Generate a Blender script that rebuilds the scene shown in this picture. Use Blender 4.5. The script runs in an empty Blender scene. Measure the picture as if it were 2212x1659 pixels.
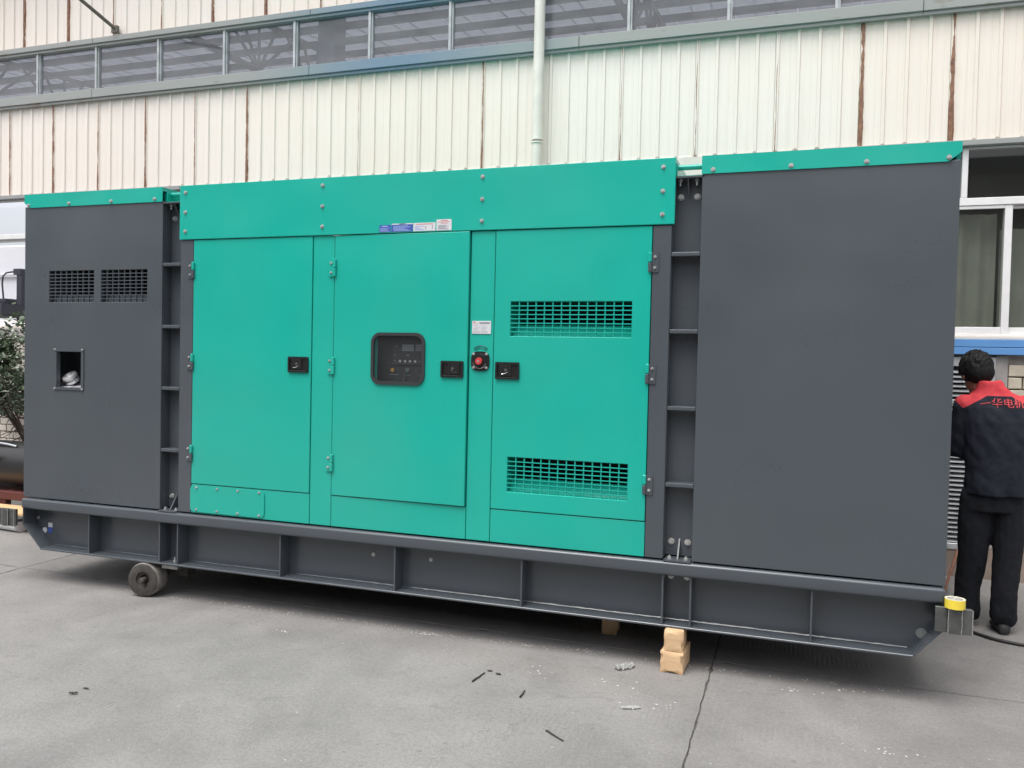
import bpy, bmesh, math, random
from mathutils import Vector, Matrix, noise
from math import radians as R, sin, cos, pi

random.seed(7)
S = bpy.context.scene
COL = S.collection

# ------------------------------------------------------------------ camera
cam_d = bpy.data.cameras.new('camera')
cam = bpy.data.objects.new('camera', cam_d)
COL.objects.link(cam)
S.camera = cam
cam_d.sensor_fit = 'HORIZONTAL'
cam_d.sensor_width = 36.0
cam_d.lens = 1789.0 / 2212.0 * 36.0
cam_d.clip_start = 0.05
cam_d.clip_end = 2000
yaw, pitch, roll = -0.32905, -0.02770, 0.02246
fw = Vector((sin(yaw)*cos(pitch), cos(yaw)*cos(pitch), sin(pitch)))
rt = fw.cross(Vector((0, 0, 1))).normalized()
up = rt.cross(fw)
rt2 = cos(roll)*rt + sin(roll)*up
up2 = -sin(roll)*rt + cos(roll)*up
M = Matrix((rt2, up2, -fw)).transposed().to_4x4()
M.translation = Vector((5.33253, -4.57615, 1.68427))
cam.matrix_world = M

# ------------------------------------------------------------------ world and sun (overcast)
SUN_EL, SUN_AZ = R(68), R(200)      # azimuth measured from +Y clockwise
W = bpy.data.worlds.new('World')
S.world = W
W.use_nodes = True
nt = W.node_tree
nt.nodes.clear()
sky = nt.nodes.new('ShaderNodeTexSky')
sky.sky_type = 'NISHITA'
sky.sun_disc = False
sky.sun_elevation = SUN_EL
sky.sun_rotation = SUN_AZ
sky.air_density = 1.0
sky.dust_density = 4.0
sky.ozone_density = 1.0
hsv = nt.nodes.new('ShaderNodeHueSaturation')
hsv.inputs['Saturation'].default_value = 0.22
bg = nt.nodes.new('ShaderNodeBackground')
bg.inputs['Strength'].default_value = 0.15
wo = nt.nodes.new('ShaderNodeOutputWorld')
nt.links.new(sky.outputs[0], hsv.inputs['Color'])
nt.links.new(hsv.outputs[0], bg.inputs['Color'])
nt.links.new(bg.outputs[0], wo.inputs['Surface'])

sun_d = bpy.data.lights.new('sun', 'SUN')
sun_d.energy = 1.1
sun_d.angle = R(40)
sun_d.color = (1.0, 0.97, 0.93)
sun = bpy.data.objects.new('sun', sun_d)
COL.objects.link(sun)
sd = Vector((sin(SUN_AZ)*cos(SUN_EL), cos(SUN_AZ)*cos(SUN_EL), sin(SUN_EL)))   # towards the sun
sun.rotation_euler = sd.to_track_quat('Z', 'Y').to_euler()

S.view_settings.view_transform = 'Standard'
S.view_settings.look = 'None'
S.view_settings.gamma = 1.0
S.view_settings.exposure = 0.9
S.view_settings.use_curve_mapping = False
S.render.engine = 'CYCLES'
S.cycles.use_denoising = True
S.cycles.max_bounces = 8
S.cycles.transparent_max_bounces = 16

# ------------------------------------------------------------------ materials
MATS = {}
class NT:
    """small node builder"""
    def __init__(s, name):
        s.m = bpy.data.materials.new(name)
        s.m.use_nodes = True
        s.t = s.m.node_tree
        s.t.nodes.clear()
        s.out = s.t.nodes.new('ShaderNodeOutputMaterial')
    def n(s, kind, **kw):
        nd = s.t.nodes.new('ShaderNode' + kind)
        for k, v in kw.items():
            if k.startswith('_'): setattr(nd, k[1:], v)
        return nd
    def l(s, a, b): s.t.links.new(a, b)
    def bsdf(s, color=(.5,.5,.5), rough=.5, metal=0., spec=.5, coat=0.):
        b = s.n('BsdfPrincipled')
        b.inputs['Base Color'].default_value = (*color, 1)
        b.inputs['Roughness'].default_value = rough
        b.inputs['Metallic'].default_value = metal
        b.inputs['Specular IOR Level'].default_value = spec
        b.inputs['Coat Weight'].default_value = coat
        s.l(b.outputs[0], s.out.inputs['Surface'])
        return b
    def pos(s):
        return s.n('NewGeometry').outputs['Position']
    def obj(s):
        return s.n('TexCoord').outputs['Object']
    def scale(s, v, sc):
        mp = s.n('Mapping'); mp.inputs['Scale'].default_value = sc
        s.l(v, mp.inputs['Vector']); return mp.outputs[0]
    def noise(s, v, scale, detail=4., rough=.55, dist=0.):
        nz = s.n('TexNoise')
        nz.inputs['Scale'].default_value = scale
        nz.inputs['Detail'].default_value = detail
        nz.inputs['Roughness'].default_value = rough
        nz.inputs['Distortion'].default_value = dist
        s.l(v, nz.inputs['Vector']); return nz.outputs['Fac']
    def ramp(s, fac, stops, interp='LINEAR'):
        r = s.n('ValToRGB'); cr = r.color_ramp; cr.interpolation = interp
        while len(cr.elements) < len(stops): cr.elements.new(.5)
        for e, (p, c) in zip(cr.elements, stops):
            e.position = p
            e.color = (*c, 1) if isinstance(c, tuple) else (c, c, c, 1)
        s.l(fac, r.inputs[0]); return r.outputs[0]
    def mix(s, fac, a, b, mode='MIX'):
        m = s.n('Mix', _data_type='RGBA', _blend_type=mode)
        for sock, v in ((m.inputs[0], fac), (m.inputs[6], a), (m.inputs[7], b)):
            if isinstance(v, (int, float)): sock.default_value = v
            elif isinstance(v, tuple): sock.default_value = (*v, 1)
            else: s.l(v, sock)
        return m.outputs[2]
    def math(s, op, a, b=0., clamp=False):
        m = s.n('Math', _operation=op, _use_clamp=clamp)
        for sock, v in ((m.inputs[0], a), (m.inputs[1], b)):
            if isinstance(v, (int, float)): sock.default_value = v
            else: s.l(v, sock)
        return m.outputs[0]
    def xyz(s, v):
        x = s.n('SeparateXYZ'); s.l(v, x.inputs[0]); return x.outputs
    def bump(s, h, strength=.3, dist=.01, normal=None):
        b = s.n('Bump'); b.inputs['Strength'].default_value = strength; b.inputs['Distance'].default_value = dist
        s.l(h, b.inputs['Height'])
        if normal is not None: s.l(normal, b.inputs['Normal'])
        return b.outputs[0]

def mat(name, color, rough=.5, metal=0., spec=.5, coat=0., vary=0., vscale=3., bump=0., bscale=40., bdist=.004):
    if name in MATS: return MATS[name]
    k = NT(name)
    b = k.bsdf(color, rough, metal, spec, coat)
    if vary or bump:
        p = k.pos()
    if vary:
        f = k.noise(p, vscale, 5)
        lo = tuple(c*(1-vary) for c in color); hi = tuple(min(1, c*(1+vary)) for c in color)
        k.l(k.ramp(f, [(.3, lo), (.7, hi)]), b.inputs['Base Color'])
    if bump:
        k.l(k.bump(k.noise(p, bscale, 4), bump, bdist), b.inputs['Normal'])
    MATS[name] = k.m
    return k.m

def paint(name, color, rough, orange=.010, dust=.03, spec=.34):
    """sprayed sheet metal: faint orange peel, shallow oil-canning of the sheet, pale mottle for dustiness and painted sheen"""
    k = NT(name)
    b = k.bsdf(color, rough, 0, spec)
    p = k.pos()
    big = k.noise(k.scale(p, (1.3, 1, .55)), .9, 3, .5)
    dusty_sheen = tuple(c*(1-dust)+.35*dust for c in color)
    col = k.ramp(big, [(.35, color), (.75, dusty_sheen)])  # broad pale mottle: dustiness plus soft reflections painted into the colour
    k.l(col, b.inputs['Base Color'])
    rr = k.ramp(k.noise(p, 2.3, 4), [(.3, rough*.85), (.7, rough*1.2)])
    k.l(rr, b.inputs['Roughness'])
    b1 = k.bump(k.noise(p, 1.7, 1), .55, .03)
    b2 = k.bump(k.noise(p, 420, 2), orange, .002, b1)
    k.l(b2, b.inputs['Normal'])
    MATS[name] = k.m
    return k.m

M_GREEN = paint('green_paint', (.007, .388, .306), .22, spec=.45, dust=.06)
M_GREY = paint('grey_paint', (.067, .078, .090), .30, spec=.45, dust=.05)
M_BASE = paint('base_paint', (.063, .073, .085), .22, spec=.55)
M_BLACK = mat('black_plastic', (.012, .012, .013), .35, bump=.05, bscale=300)
M_DARK = mat('dark_interior', (.010, .010, .011), .8)
M_BOLT = mat('zinc_bolt', (.50, .50, .49), .32, .45, vary=.2, vscale=60)
M_CHROME = mat('chrome', (.75, .75, .76), .12, 1.)
M_RED = mat('red_button', (.55, .05, .05), .35)
M_BEZEL = mat('rubber_bezel', (.030, .031, .034), .45)
M_PLATE = mat('plate_white', (.62, .63, .66), .4)
M_INK = mat('ink_grey', (.25, .26, .28), .6)
M_INKRED = mat('ink_red', (.55, .12, .10), .6)
M_BLUE = mat('label_blue', (.045, .09, .38), .4)
M_LBLUE = mat('label_pale', (.30, .40, .70), .4)
M_PANEL = mat('panel_black', (.040, .042, .045), .45)
M_SCREEN = mat('lcd_grey', (.24, .27, .28), .3)
M_LED = mat('amber_lens', (.60, .30, .04), .4)
M_GLENS = mat('green_lens', (.03, .32, .20), .4)
M_TAPE = mat('yellow_tape', (.80, .62, .06), .4)
M_CARD = mat('cardboard_core', (.62, .60, .56), .8, vary=.3, vscale=90)
M_STEEL = mat('bare_steel', (.20, .20, .20), .45, .7, vary=.3, vscale=25)
M_IRON = mat('cast_iron', (.062, .056, .050), .75, .15, vary=.35, vscale=30, bump=.5, bscale=60)
M_TREAD = mat('worn_tread', (.22, .205, .19), .7, .1, vary=.3, vscale=22, bump=.4, bscale=70)
M_LUG = mat('lug_steel', (.085, .088, .086), .5, .3, vary=.35, vscale=14)
M_WELD = mat('weld_bead', (.38, .38, .36), .4, .6, vary=.4, vscale=120)

def glass_mat(name, tint, film, filmcol, rough=.02):
    k = NT(name)
    tr = k.n('BsdfTransparent'); tr.inputs[0].default_value = (*tint, 1)
    df = k.n('BsdfDiffuse'); df.inputs[0].default_value = (*filmcol, 1)
    gl = k.n('BsdfGlossy'); gl.inputs['Roughness'].default_value = rough
    gl.inputs['Color'].default_value = (1, 1, 1, 1)
    p = k.pos()
    dirt_glare = k.noise(k.scale(p, (1.2, 1.2, 3.)), 2.0, 5)
    fm = k.ramp(dirt_glare, [(.25, film*.55), (.8, film*1.5)])
    m1 = k.n('MixShader'); k.l(k.math('MULTIPLY', fm, k.math('SUBTRACT', 1., k.n('NewGeometry').outputs['Backfacing'])), m1.inputs[0]); k.l(tr.outputs[0], m1.inputs[1]); k.l(df.outputs[0], m1.inputs[2])
    fr = k.n('Fresnel'); fr.inputs['IOR'].default_value = 1.5
    front = k.math('SUBTRACT', 1., k.n('NewGeometry').outputs['Backfacing'])
    m2 = k.n('MixShader'); k.l(k.math('MULTIPLY', fr.outputs[0], front), m2.inputs[0]); k.l(m1.outputs[0], m2.inputs[1]); k.l(gl.outputs[0], m2.inputs[2])
    k.l(m2.outputs[0], k.out.inputs['Surface'])
    MATS[name] = k.m
    return k.m
M_PANE = glass_mat('dusty_haze_pane', (.82, .83, .86), .26, (.36, .36, .385))  # grey film: dustiness plus a haze painted into the glass
M_WPANE = glass_mat('window_pane', (.78, .80, .77), .05, (.30, .31, .29))
M_CLEAR = glass_mat('clear_pane', (.95, .95, .97), .02, (.6, .6, .6))
M_ACRYL = glass_mat('smoked_acrylic', (.92, .92, .93), .06, (.28, .29, .30))  # pale film paints a glare onto the acrylic

def cladding_mat():
    k = NT('cream_cladding')
    b = k.bsdf((.74, .70, .62), .45)
    o = k.obj(); p = k.pos()
    oi = k.n('ObjectInfo')
    ox = k.xyz(o)
    # slow tone changes along the wall and vertical water marks
    tone = k.noise(k.scale(p, (.35, 1, .5)), 1.0, 3)
    base = k.ramp(tone, [(.3, (.79, .695, .61)), (.5, (.795, .73, .665)), (.62, (.79, .735, .68)), (.78, (.775, .715, .62))])
    streak = k.noise(k.scale(p, (22, 1, .7)), 1.0, 4)
    sm = k.ramp(streak, [(.52, 0.), (.78, 1.)])
    base = k.mix(k.math('MULTIPLY', sm, .22), base, (.56, .50, .42))
    # rust along the lapped joint (object x = 0); amount comes from the object's own colour
    oc = k.xyz(oi.outputs['Color'])
    nz = k.math('MULTIPLY', k.noise(k.scale(p, (30, 1, 5)), 1.0, 5, .7), k.math('SUBTRACT', 1.28, k.math('MULTIPLY', ox[2], .45)))
    lv = k.noise(k.scale(p, (1.5, 1, 1.6)), 2.0, 3)
    ax = k.math('ABSOLUTE', k.math('ADD', ox[0], k.math('MULTIPLY', k.math('SUBTRACT', lv, .5), .02)))
    wid = k.math('MULTIPLY', k.math('MULTIPLY', oc[0], .030), k.math('SUBTRACT', k.math('ADD', k.math('MULTIPLY', nz, .75), k.math('MULTIPLY', lv, 1.5)), .62))
    rm = k.math('MULTIPLY', k.math('SUBTRACT', wid, ax), 260., True)
    # rust at the cut lower edge, under the ribs
    rx = k.math('PINGPONG', k.math('ADD', ox[0], 0.0), .085)
    ez = k.math('SUBTRACT', k.math('MULTIPLY', k.noise(k.scale(p, (14, 1, 14)), 1.0, 4), .062), k.math('ADD', ox[2], k.math('MULTIPLY', rx, .55)))
    em = k.math('MULTIPLY', k.math('ADD', ez, -.012), 200., True)
    em = k.math('MULTIPLY', em, k.math('MULTIPLY', oc[1], .7), True)
    rm = k.math('MAXIMUM', rm, em)
    rc = k.ramp(k.noise(p, 30, 4), [(.3, (.135, .058, .036)), (.7, (.30, .155, .09))])
    halo = k.math('MULTIPLY', k.math('SUBTRACT', k.math('MULTIPLY', wid, 2.6), ax), 22., True)
    base = k.mix(k.math('MULTIPLY', halo, .22), base, (.56, .40, .28))
    # scattered scratches
    sc = k.noise(k.scale(p, (60, 1, 6)), 1.0, 2)
    scm = k.ramp(sc, [(.775, 0.), (.79, 1.)])
    base = k.mix(k.math('MULTIPLY', scm, .5), base, (.25, .20, .15))
    k.l(k.mix(rm, base, rc), b.inputs['Base Color'])
    k.l(k.bump(k.noise(k.scale(p, (3, 1, 1.2)), 1.5, 2), .25, .02), b.inputs['Normal'])
    return k.m
M_CLAD = cladding_mat()

def blue_steel():
    k = NT('weathered_blue_steel')
    b = k.bsdf((.2, .28, .34), .5)
    p = k.pos()
    px = k.xyz(p)[0]
    wear = k.math('ADD', k.math('MULTIPLY', k.math('ABSOLUTE', k.math('SUBTRACT', px, 1.5)), .36), k.math('MULTIPLY', k.noise(k.scale(p, (.9, 1, 1)), 1.3, 4), .5))
    col = k.ramp(wear, [(.30, (.145, .225, .31)), (.62, (.215, .27, .295)), (.95, (.295, .31, .30))])
    n2 = k.noise(k.scale(p, (2.2, 3, 7)), 1.6, 5, .65)
    rm = k.ramp(n2, [(.60, 0.), (.72, 1.)])
    col = k.mix(k.math('MULTIPLY', rm, .7), col, (.20, .15, .09))
    k.l(col, b.inputs['Base Color'])
    return k.m
M_BEAM = blue_steel()
M_MULL = mat('mullion_aluminium', (.42, .44, .45), .45, .3, vary=.2, vscale=9)
M_SKYBLUE = mat('bright_blue_trim', (.11, .28, .58), .4, vary=.08)
M_PVC = mat('white_pvc', (.74, .73, .73), .4, vary=.05, vscale=8)
M_PIPE = mat('white_pipe', (.70, .67, .61), .4, vary=.1, vscale=4)
M_SILL = mat('cream_sill', (.62, .57, .50), .6, vary=.1)
M_CURT = mat('grey_curtain', (.37, .37, .345), .8, vary=.15, vscale=4)
def roof_mat():
    k = NT('translucent_roof_sheet')
    d = k.n('BsdfDiffuse'); d.inputs[0].default_value = (.62, .63, .66, 1)
    t = k.n('BsdfTranslucent'); t.inputs[0].default_value = (.80, .82, .86, 1)
    m = k.n('MixShader'); m.inputs[0].default_value = .36
    k.l(d.outputs[0], m.inputs[1]); k.l(t.outputs[0], m.inputs[2]); k.l(m.outputs[0], k.out.inputs['Surface'])
    return k.m
M_ROOF = roof_mat()
M_PURL = mat('purlin_steel', (.16, .17, .18), .6, vary=.2)
M_LOUV = mat('louvre_aluminium', (.52, .54, .56), .4, .5, vary=.15, vscale=10)
M_CEM = mat('cement_render', (.30, .28, .27), .9, vary=.25, vscale=6, bump=.5, bscale=40)
M_PLINTH = mat('stained_plinth', (.25, .195, .16), .9, vary=.25, vscale=5, bump=.4, bscale=50)
M_BRICK = mat('cream_brick', (.52, .46, .37), .85, vary=.14, vscale=9, bump=.5, bscale=45)
M_BRICKW = mat('white_brick', (.60, .54, .48), .85, vary=.15, vscale=9, bump=.5, bscale=45)
M_MORT = mat('mortar', (.36, .33, .29), .95, vary=.2, vscale=14, bump=.4, bscale=60)

def wood_mat(name, c1, c2, sc=(2, 14, 14)):
    k = NT(name)
    b = k.bsdf(c1, .75)
    o = k.obj()
    n = k.noise(k.scale(o, sc), 3.0, 5, .6, .6)
    n2 = k.noise(o, 9, 3)
    col = k.ramp(n, [(.3, c2), (.65, c1)])
    col = k.mix(k.ramp(n2, [(.60, 0.), (.75, .55)]), col, tuple(x*.55 for x in c2))
    k.l(col, b.inputs['Base Color'])
    k.l(k.bump(n, .35, .003), b.inputs['Normal'])
    MATS[name] = k.m
    return k.m
M_WOOD = wood_mat('pale_timber', (.66, .46, .275), (.57, .37, .205))
M_PLY = wood_mat('orange_plywood', (.72, .45, .24), (.62, .36, .18), (1.5, 8, 8))

def ground_mat():
    k = NT('worn_concrete')
    b = k.bsdf((.25, .24, .235), .8)
    p = k.pos()
    n0 = k.noise(p, .38, 4, .55)
    n1 = k.noise(p, 1.9, 6, .6, .3)
    n2 = k.noise(p, 9., 5, .6)
    col = k.ramp(n0, [(.33, (0.155, 0.149, 0.144)), (.52, (0.190, 0.184, 0.178)), (.70, (0.214, 0.205, 0.197))])
    col = k.mix(k.ramp(n1, [(.45, 0.), (.80, .30)]), col, (.37, .355, .345))
    col = k.mix(k.ramp(n1, [(.27, .4), (.42, 0.)]), col, (0.133, 0.129, 0.125))
    col = k.mix(k.ramp(n2, [(.28, .4), (.44, 0.)]), col, (0.133, 0.128, 0.124))
    n3 = k.noise(k.scale(p, (1., .55, 1.)), .95, 6, .68, .8)
    col = k.mix(k.ramp(n3, [(.54, 0.), (.74, .32)]), col, (0.113, 0.106, 0.101))
    fine = k.noise(p, 130, 3, .7)
    col = k.mix(.5, col, k.ramp(fine, [(.25, .26), (.75, .80)]), 'OVERLAY')
    grit = k.noise(p, 45, 4, .75)
    col = k.mix(.3, col, k.ramp(grit, [(.28, .25), (.72, .78)]), 'OVERLAY')
    hair = k.noise(k.scale(p, (1., 1., 1.)), 1.15, 7, .62, 1.4)
    crack = k.ramp(k.math('ABSOLUTE', k.math('SUBTRACT', hair, .5)), [(0., .55), (.0035, 0.)])
    crack = k.math('MULTIPLY', crack, k.ramp(k.noise(p, .7, 2), [(.52, 0.), (.62, 1.)]))
    col = k.mix(crack, col, (.10, .095, .09))
    # small dark oil spots and pale cement specks
    v1 = k.noise(p, 17, 3, .5)
    col = k.mix(k.ramp(v1, [(.69, 0.), (.74, .65)]), col, (.12, .115, .11))
    v2 = k.noise(k.scale(p, (1, 1.8, 1)), 31, 2, .5)
    col = k.mix(k.ramp(v2, [(.735, 0.), (.765, .7)]), col, (.52, .51, .49))
    # scraped whitish drag marks
    dr = k.noise(k.scale(p, (1.3, 11, 1)), 2.1, 5, .7)
    drm = k.ramp(dr, [(.66, 0.), (.76, .5)])
    col = k.mix(drm, col, (.44, .43, .42))
    k.l(col, b.inputs['Base Color'])
    k.l(k.ramp(n1, [(.3, .68), (.7, .9)]), b.inputs['Roughness'])
    # broom-finish ribs that survive only in patches
    wv = k.n('TexWave', _bands_direction='X')
    wv.inputs['Scale'].default_value = 12.; wv.inputs['Distortion'].default_value = 1.6
    wv.inputs['Detail'].default_value = 3.; wv.inputs['Detail Scale'].default_value = 3.
    k.l(p, wv.inputs['Vector'])
    patch = k.ramp(k.noise(p, 1.25, 4, .6), [(.54, 0.), (.66, 1.)])
    wm = k.math('MULTIPLY', wv.outputs['Fac'], patch)
    gap = k.ramp(wv.outputs['Fac'], [(.0, 1.), (.28, 0.)])
    b1 = k.bump(wm, .3, .006)
    b2 = k.bump(k.noise(p, 60, 5, .65), .45, .006, b1)
    b3 = k.bump(n1, .35, .03, b2)
    k.l(b3, b.inputs['Normal'])
    col2 = k.mix(k.math('MULTIPLY', k.math('MULTIPLY', patch, gap), .28), col, (.15, .145, .14))
    k.l(col2, b.inputs['Base Color'])
    return k.m
M_GROUND = ground_mat()
M_GAP = mat('joint_dirt', (.085, .08, .075), .95, vary=.5, vscale=30)

# ------------------------------------------------------------------ mesh helpers
class MB:
    """collects shapes; build() links them as ONE mesh object"""
    def __init__(s):
        s.bm = bmesh.new(); s.mi = 0
    def _tag(s, faces):
        for f in faces: f.material_index = s.mi
    def box(s, x0, x1, y0, y1, z0, z1, bev=0., seg=1):
        r = bmesh.ops.create_cube(s.bm, size=1.)
        vs = r['verts']
        for v in vs:
            v.co = Vector(((x0+x1)/2 + v.co.x*(x1-x0), (y0+y1)/2 + v.co.y*(y1-y0), (z0+z1)/2 + v.co.z*(z1-z0)))
        fs = {f for v in vs for f in v.link_faces}
        s._tag(fs)
        if bev:
            es = {e for v in vs for e in v.link_edges}
            rr = bmesh.ops.bevel(s.bm, geom=list(es), offset=bev, segments=seg, affect='EDGES', profile=.5)
            s._tag(rr['faces'])
        return s
    def cyl(s, c, axis, r, h, seg=16, r2=None, cap=True):
        """centre of the base, axis direction, radius, height"""
        ax = Vector(axis).normalized()
        q = ax.to_track_quat('Z', 'Y').to_matrix().to_4x4()
        q.translation = Vector(c) + ax*h/2
        rr = bmesh.ops.create_cone(s.bm, cap_ends=cap, segments=seg, radius1=r, radius2=r if r2 is None else r2, depth=h, matrix=q)
        s._tag({f for v in rr['verts'] for f in v.link_faces})
        return s
    def sph(s, c, r, u=14, v=8, sc=(1, 1, 1)):
        m = Matrix.Translation(Vector(c)) @ Matrix.Diagonal((*[r*k for k in sc], 1))
        rr = bmesh.ops.create_uvsphere(s.bm, u_segments=u, v_segments=v, radius=1., matrix=m)
        s._tag({f for w in rr['verts'] for f in w.link_faces})
        return s
    def tube(s, pts, r, seg=8, rad=None):
        pts = [Vector(p) for p in pts]; rings = []
        for i, p in enumerate(pts):
            d = (pts[min(i+1, len(pts)-1)] - pts[max(i-1, 0)]).normalized()
            a = d.cross(Vector((0, 1, 0)) if abs(d.z) > .8 else Vector((0, 0, 1)))
            a.normalize(); b = d.cross(a)
            rr = r if rad is None else rad[i]
            rings.append([s.bm.verts.new(p + rr*(cos(2*pi*k/seg)*a + sin(2*pi*k/seg)*b)) for k in range(seg)])
        fs = []
        for i in range(len(rings)-1):
            for k in range(seg):
                fs.append(s.bm.faces.new((rings[i][k], rings[i][(k+1) % seg], rings[i+1][(k+1) % seg], rings[i+1][k])))
        fs.append(s.bm.faces.new(rings[0][::-1])); fs.append(s.bm.faces.new(rings[-1]))
        s._tag(fs); return s
    def loft(s, rings):
        """rings: lists of points of equal length, closed with end caps"""
        rv = [[s.bm.verts.new(p) for p in r] for r in rings]; n = len(rv[0]); fs = []
        for i in range(len(rv)-1):
            for k in range(n):
                fs.append(s.bm.faces.new((rv[i][k], rv[i][(k+1) % n], rv[i+1][(k+1) % n], rv[i+1][k])))
        fs.append(s.bm.faces.new(rv[0][::-1])); fs.append(s.bm.faces.new(rv[-1]))
        s._tag(fs); return s
    def prism(s, poly, axis, a0, a1):
        """polygon in the two other axes (x,z for axis 'y'; y,z for 'x'; x,y for 'z') swept from a0 to a1"""
        def P(u, v, a):
            return (u, a, v) if axis == 'y' else ((a, u, v) if axis == 'x' else (u, v, a))
        lo = [s.bm.verts.new(P(u, v, a0)) for u, v in poly]
        hi = [s.bm.verts.new(P(u, v, a1)) for u, v in poly]
        n = len(poly); fs = [s.bm.faces.new(lo), s.bm.faces.new(hi[::-1])]
        for i in range(n):
            fs.append(s.bm.faces.new((lo[i], hi[i], hi[(i+1) % n], lo[(i+1) % n])))
        s._tag(fs); return s
    def ring(s, outer, inner, y0, y1):
        """flat frame between two outlines (x,z) of equal length, from y0 to y1"""
        n = len(outer)
        v = [[s.bm.verts.new((x, y, z)) for x, z in o] for o in (outer, inner) for y in (y0, y1)]
        o0, o1, i0, i1 = v; fs = []
        for i in range(n):
            j = (i+1) % n
            fs += [s.bm.faces.new((o0[i], o0[j], i0[j], i0[i])), s.bm.faces.new((o1[j], o1[i], i1[i], i1[j])),
                   s.bm.faces.new((o0[j], o0[i], o1[i], o1[j])), s.bm.faces.new((i0[i], i0[j], i1[j], i1[i]))]
        s._tag(fs); return s
    def sheet(s, x0, x1, z0, z1, y0, y1, holes=()):
        """flat plate in x,z with rectangular holes, thickness y0 (front) to y1 (back)"""
        xs = sorted({x0, x1, *[h[0] for h in holes], *[h[1] for h in holes]})
        zs = sorted({z0, z1, *[h[2] for h in holes], *[h[3] for h in holes]})
        def solid(i, j):
            if i < 0 or j < 0 or i >= len(xs)-1 or j >= len(zs)-1: return False
            cx, cz = (xs[i]+xs[i+1])/2, (zs[j]+zs[j+1])/2
            return not any(h[0] < cx < h[1] and h[2] < cz < h[3] for h in holes)
        vf = {}; 
        def V(i, j, b):
            if (i, j, b) not in vf: vf[i, j, b] = s.bm.verts.new((xs[i], y1 if b else y0, zs[j]))
            return vf[i, j, b]
        fs = []
        for i in range(len(xs)-1):
            for j in range(len(zs)-1):
                if not solid(i, j): continue
                fs.append(s.bm.faces.new((V(i, j, 0), V(i+1, j, 0), V(i+1, j+1, 0), V(i, j+1, 0))))
                fs.append(s.bm.faces.new((V(i, j, 1), V(i, j+1, 1), V(i+1, j+1, 1), V(i+1, j, 1))))
                for (di, dj, a, c) in ((-1, 0, (i, j), (i, j+1)), (1, 0, (i+1, j+1), (i+1, j)), (0, -1, (i+1, j), (i, j)), (0, 1, (i, j+1), (i+1, j+1))):
                    if not solid(i+di, j+dj):
                        fs.append(s.bm.faces.new((V(*a, 0), V(*c, 0), V(*c, 1), V(*a, 1))))
        bmesh.ops.recalc_face_normals(s.bm, faces=fs)
        s._tag(fs)
        r = bmesh.ops.dissolve_limit(s.bm, angle_limit=.01, verts=list(vf.values()), edges=list({e for f in fs if f.is_valid for e in f.edges}))
        return s
    def bevel(s, off, seg=2, ang=60):
        es = [e for e in s.bm.edges if len(e.link_faces) == 2 and e.calc_face_angle(0) > R(ang) and e.is_convex]
        r = bmesh.ops.bevel(s.bm, geom=es, offset=off, segments=seg, affect='EDGES', profile=.5)
        return s
    def noisy(s, amt, sc):
        for v in s.bm.verts:
            v.co += amt*Vector(noise.noise_vector(v.co*sc))
        return s
    def mesh(s, name, mats, smooth=None):
        bmesh.ops.recalc_face_normals(s.bm, faces=s.bm.faces[:])
        me = bpy.data.meshes.new(name)
        s.bm.to_mesh(me); s.bm.free()
        for m in (mats if isinstance(mats, (list, tuple)) else [mats]): me.materials.append(m)
        if smooth is not None:
            me.shade_smooth()
            me.set_sharp_from_angle(angle=R(smooth))
        return me
    def build(s, name, mats, parent=None, smooth=None, label=None):
        return link(name, s.mesh(name, mats, smooth), parent, label)

def link(name, me, parent=None, label=None):
    o = bpy.data.objects.new(name, me)
    COL.objects.link(o)
    if parent is not None:
        o.parent = parent
        # children are modelled in world coordinates: cancel the parent's own placement
        o.matrix_parent_inverse = placed(parent).inverted()
    if label: o['label'] = label
    return o
def placed(o):
    m = Matrix.Translation(o.location)
    return m if o.parent is None else placed(o.parent) @ o.matrix_parent_inverse @ m
def thing(name, loc, label, cat, group=None):
    o = bpy.data.objects.new(name, None)
    o.empty_display_size = .2
    o.location = loc
    COL.objects.link(o)
    return tag(o, label, cat, group)
def tag(o, label, cat, group=None, kind=None):
    if label: o['label'] = label
    if cat: o['category'] = cat
    if group: o['group'] = group
    if kind: o['kind'] = kind
    return o
def origin_to(o, c):
    """moves the mesh so that the object's origin sits at c (world)"""
    c = Vector(c)
    o.data.transform(Matrix.Translation(-c)); o.location = c
    return o
def rrect(x0, x1, z0, z1, r, n=6):
    pts = []
    for cx, cz, a in ((x1-r, z1-r, 0), (x0+r, z1-r, 90), (x0+r, z0+r, 180), (x1-r, z0+r, 270)):
        for k in range(n+1):
            t = R(a + 90*k/n); pts.append((cx+r*cos(t), cz+r*sin(t)))
    return pts
def bolt(mb, x, z, y, r=.010, h=.009):
    """hexagon head bolt with washer, standing out of a plate at y"""
    mb.cyl((x, y, z), (0, -1, 0), r*1.35, .0025, 14)
    mb.cyl((x, y-.0025, z), (0, -1, 0), r, h, 6)
    mb.cyl((x, y-.0025-h, z), (0, -1, 0), r*.5, .002, 8)
def bolt_me(r=.010, h=.009):
    mb = MB(); bolt(mb, 0, 0, 0, r, h); return mb.mesh('bolt', M_BOLT)
BOLT = bolt_me(.0092, .008); BIGBOLT = bolt_me(.0135, .012); SCREW = bolt_me(.0062, .005)
def put(me, name, loc, parent):
    o = bpy.data.objects.new(name, me); COL.objects.link(o)
    o.parent = parent; o.matrix_parent_inverse = placed(parent).inverted(); o.location = Vector(loc)
    return o
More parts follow.
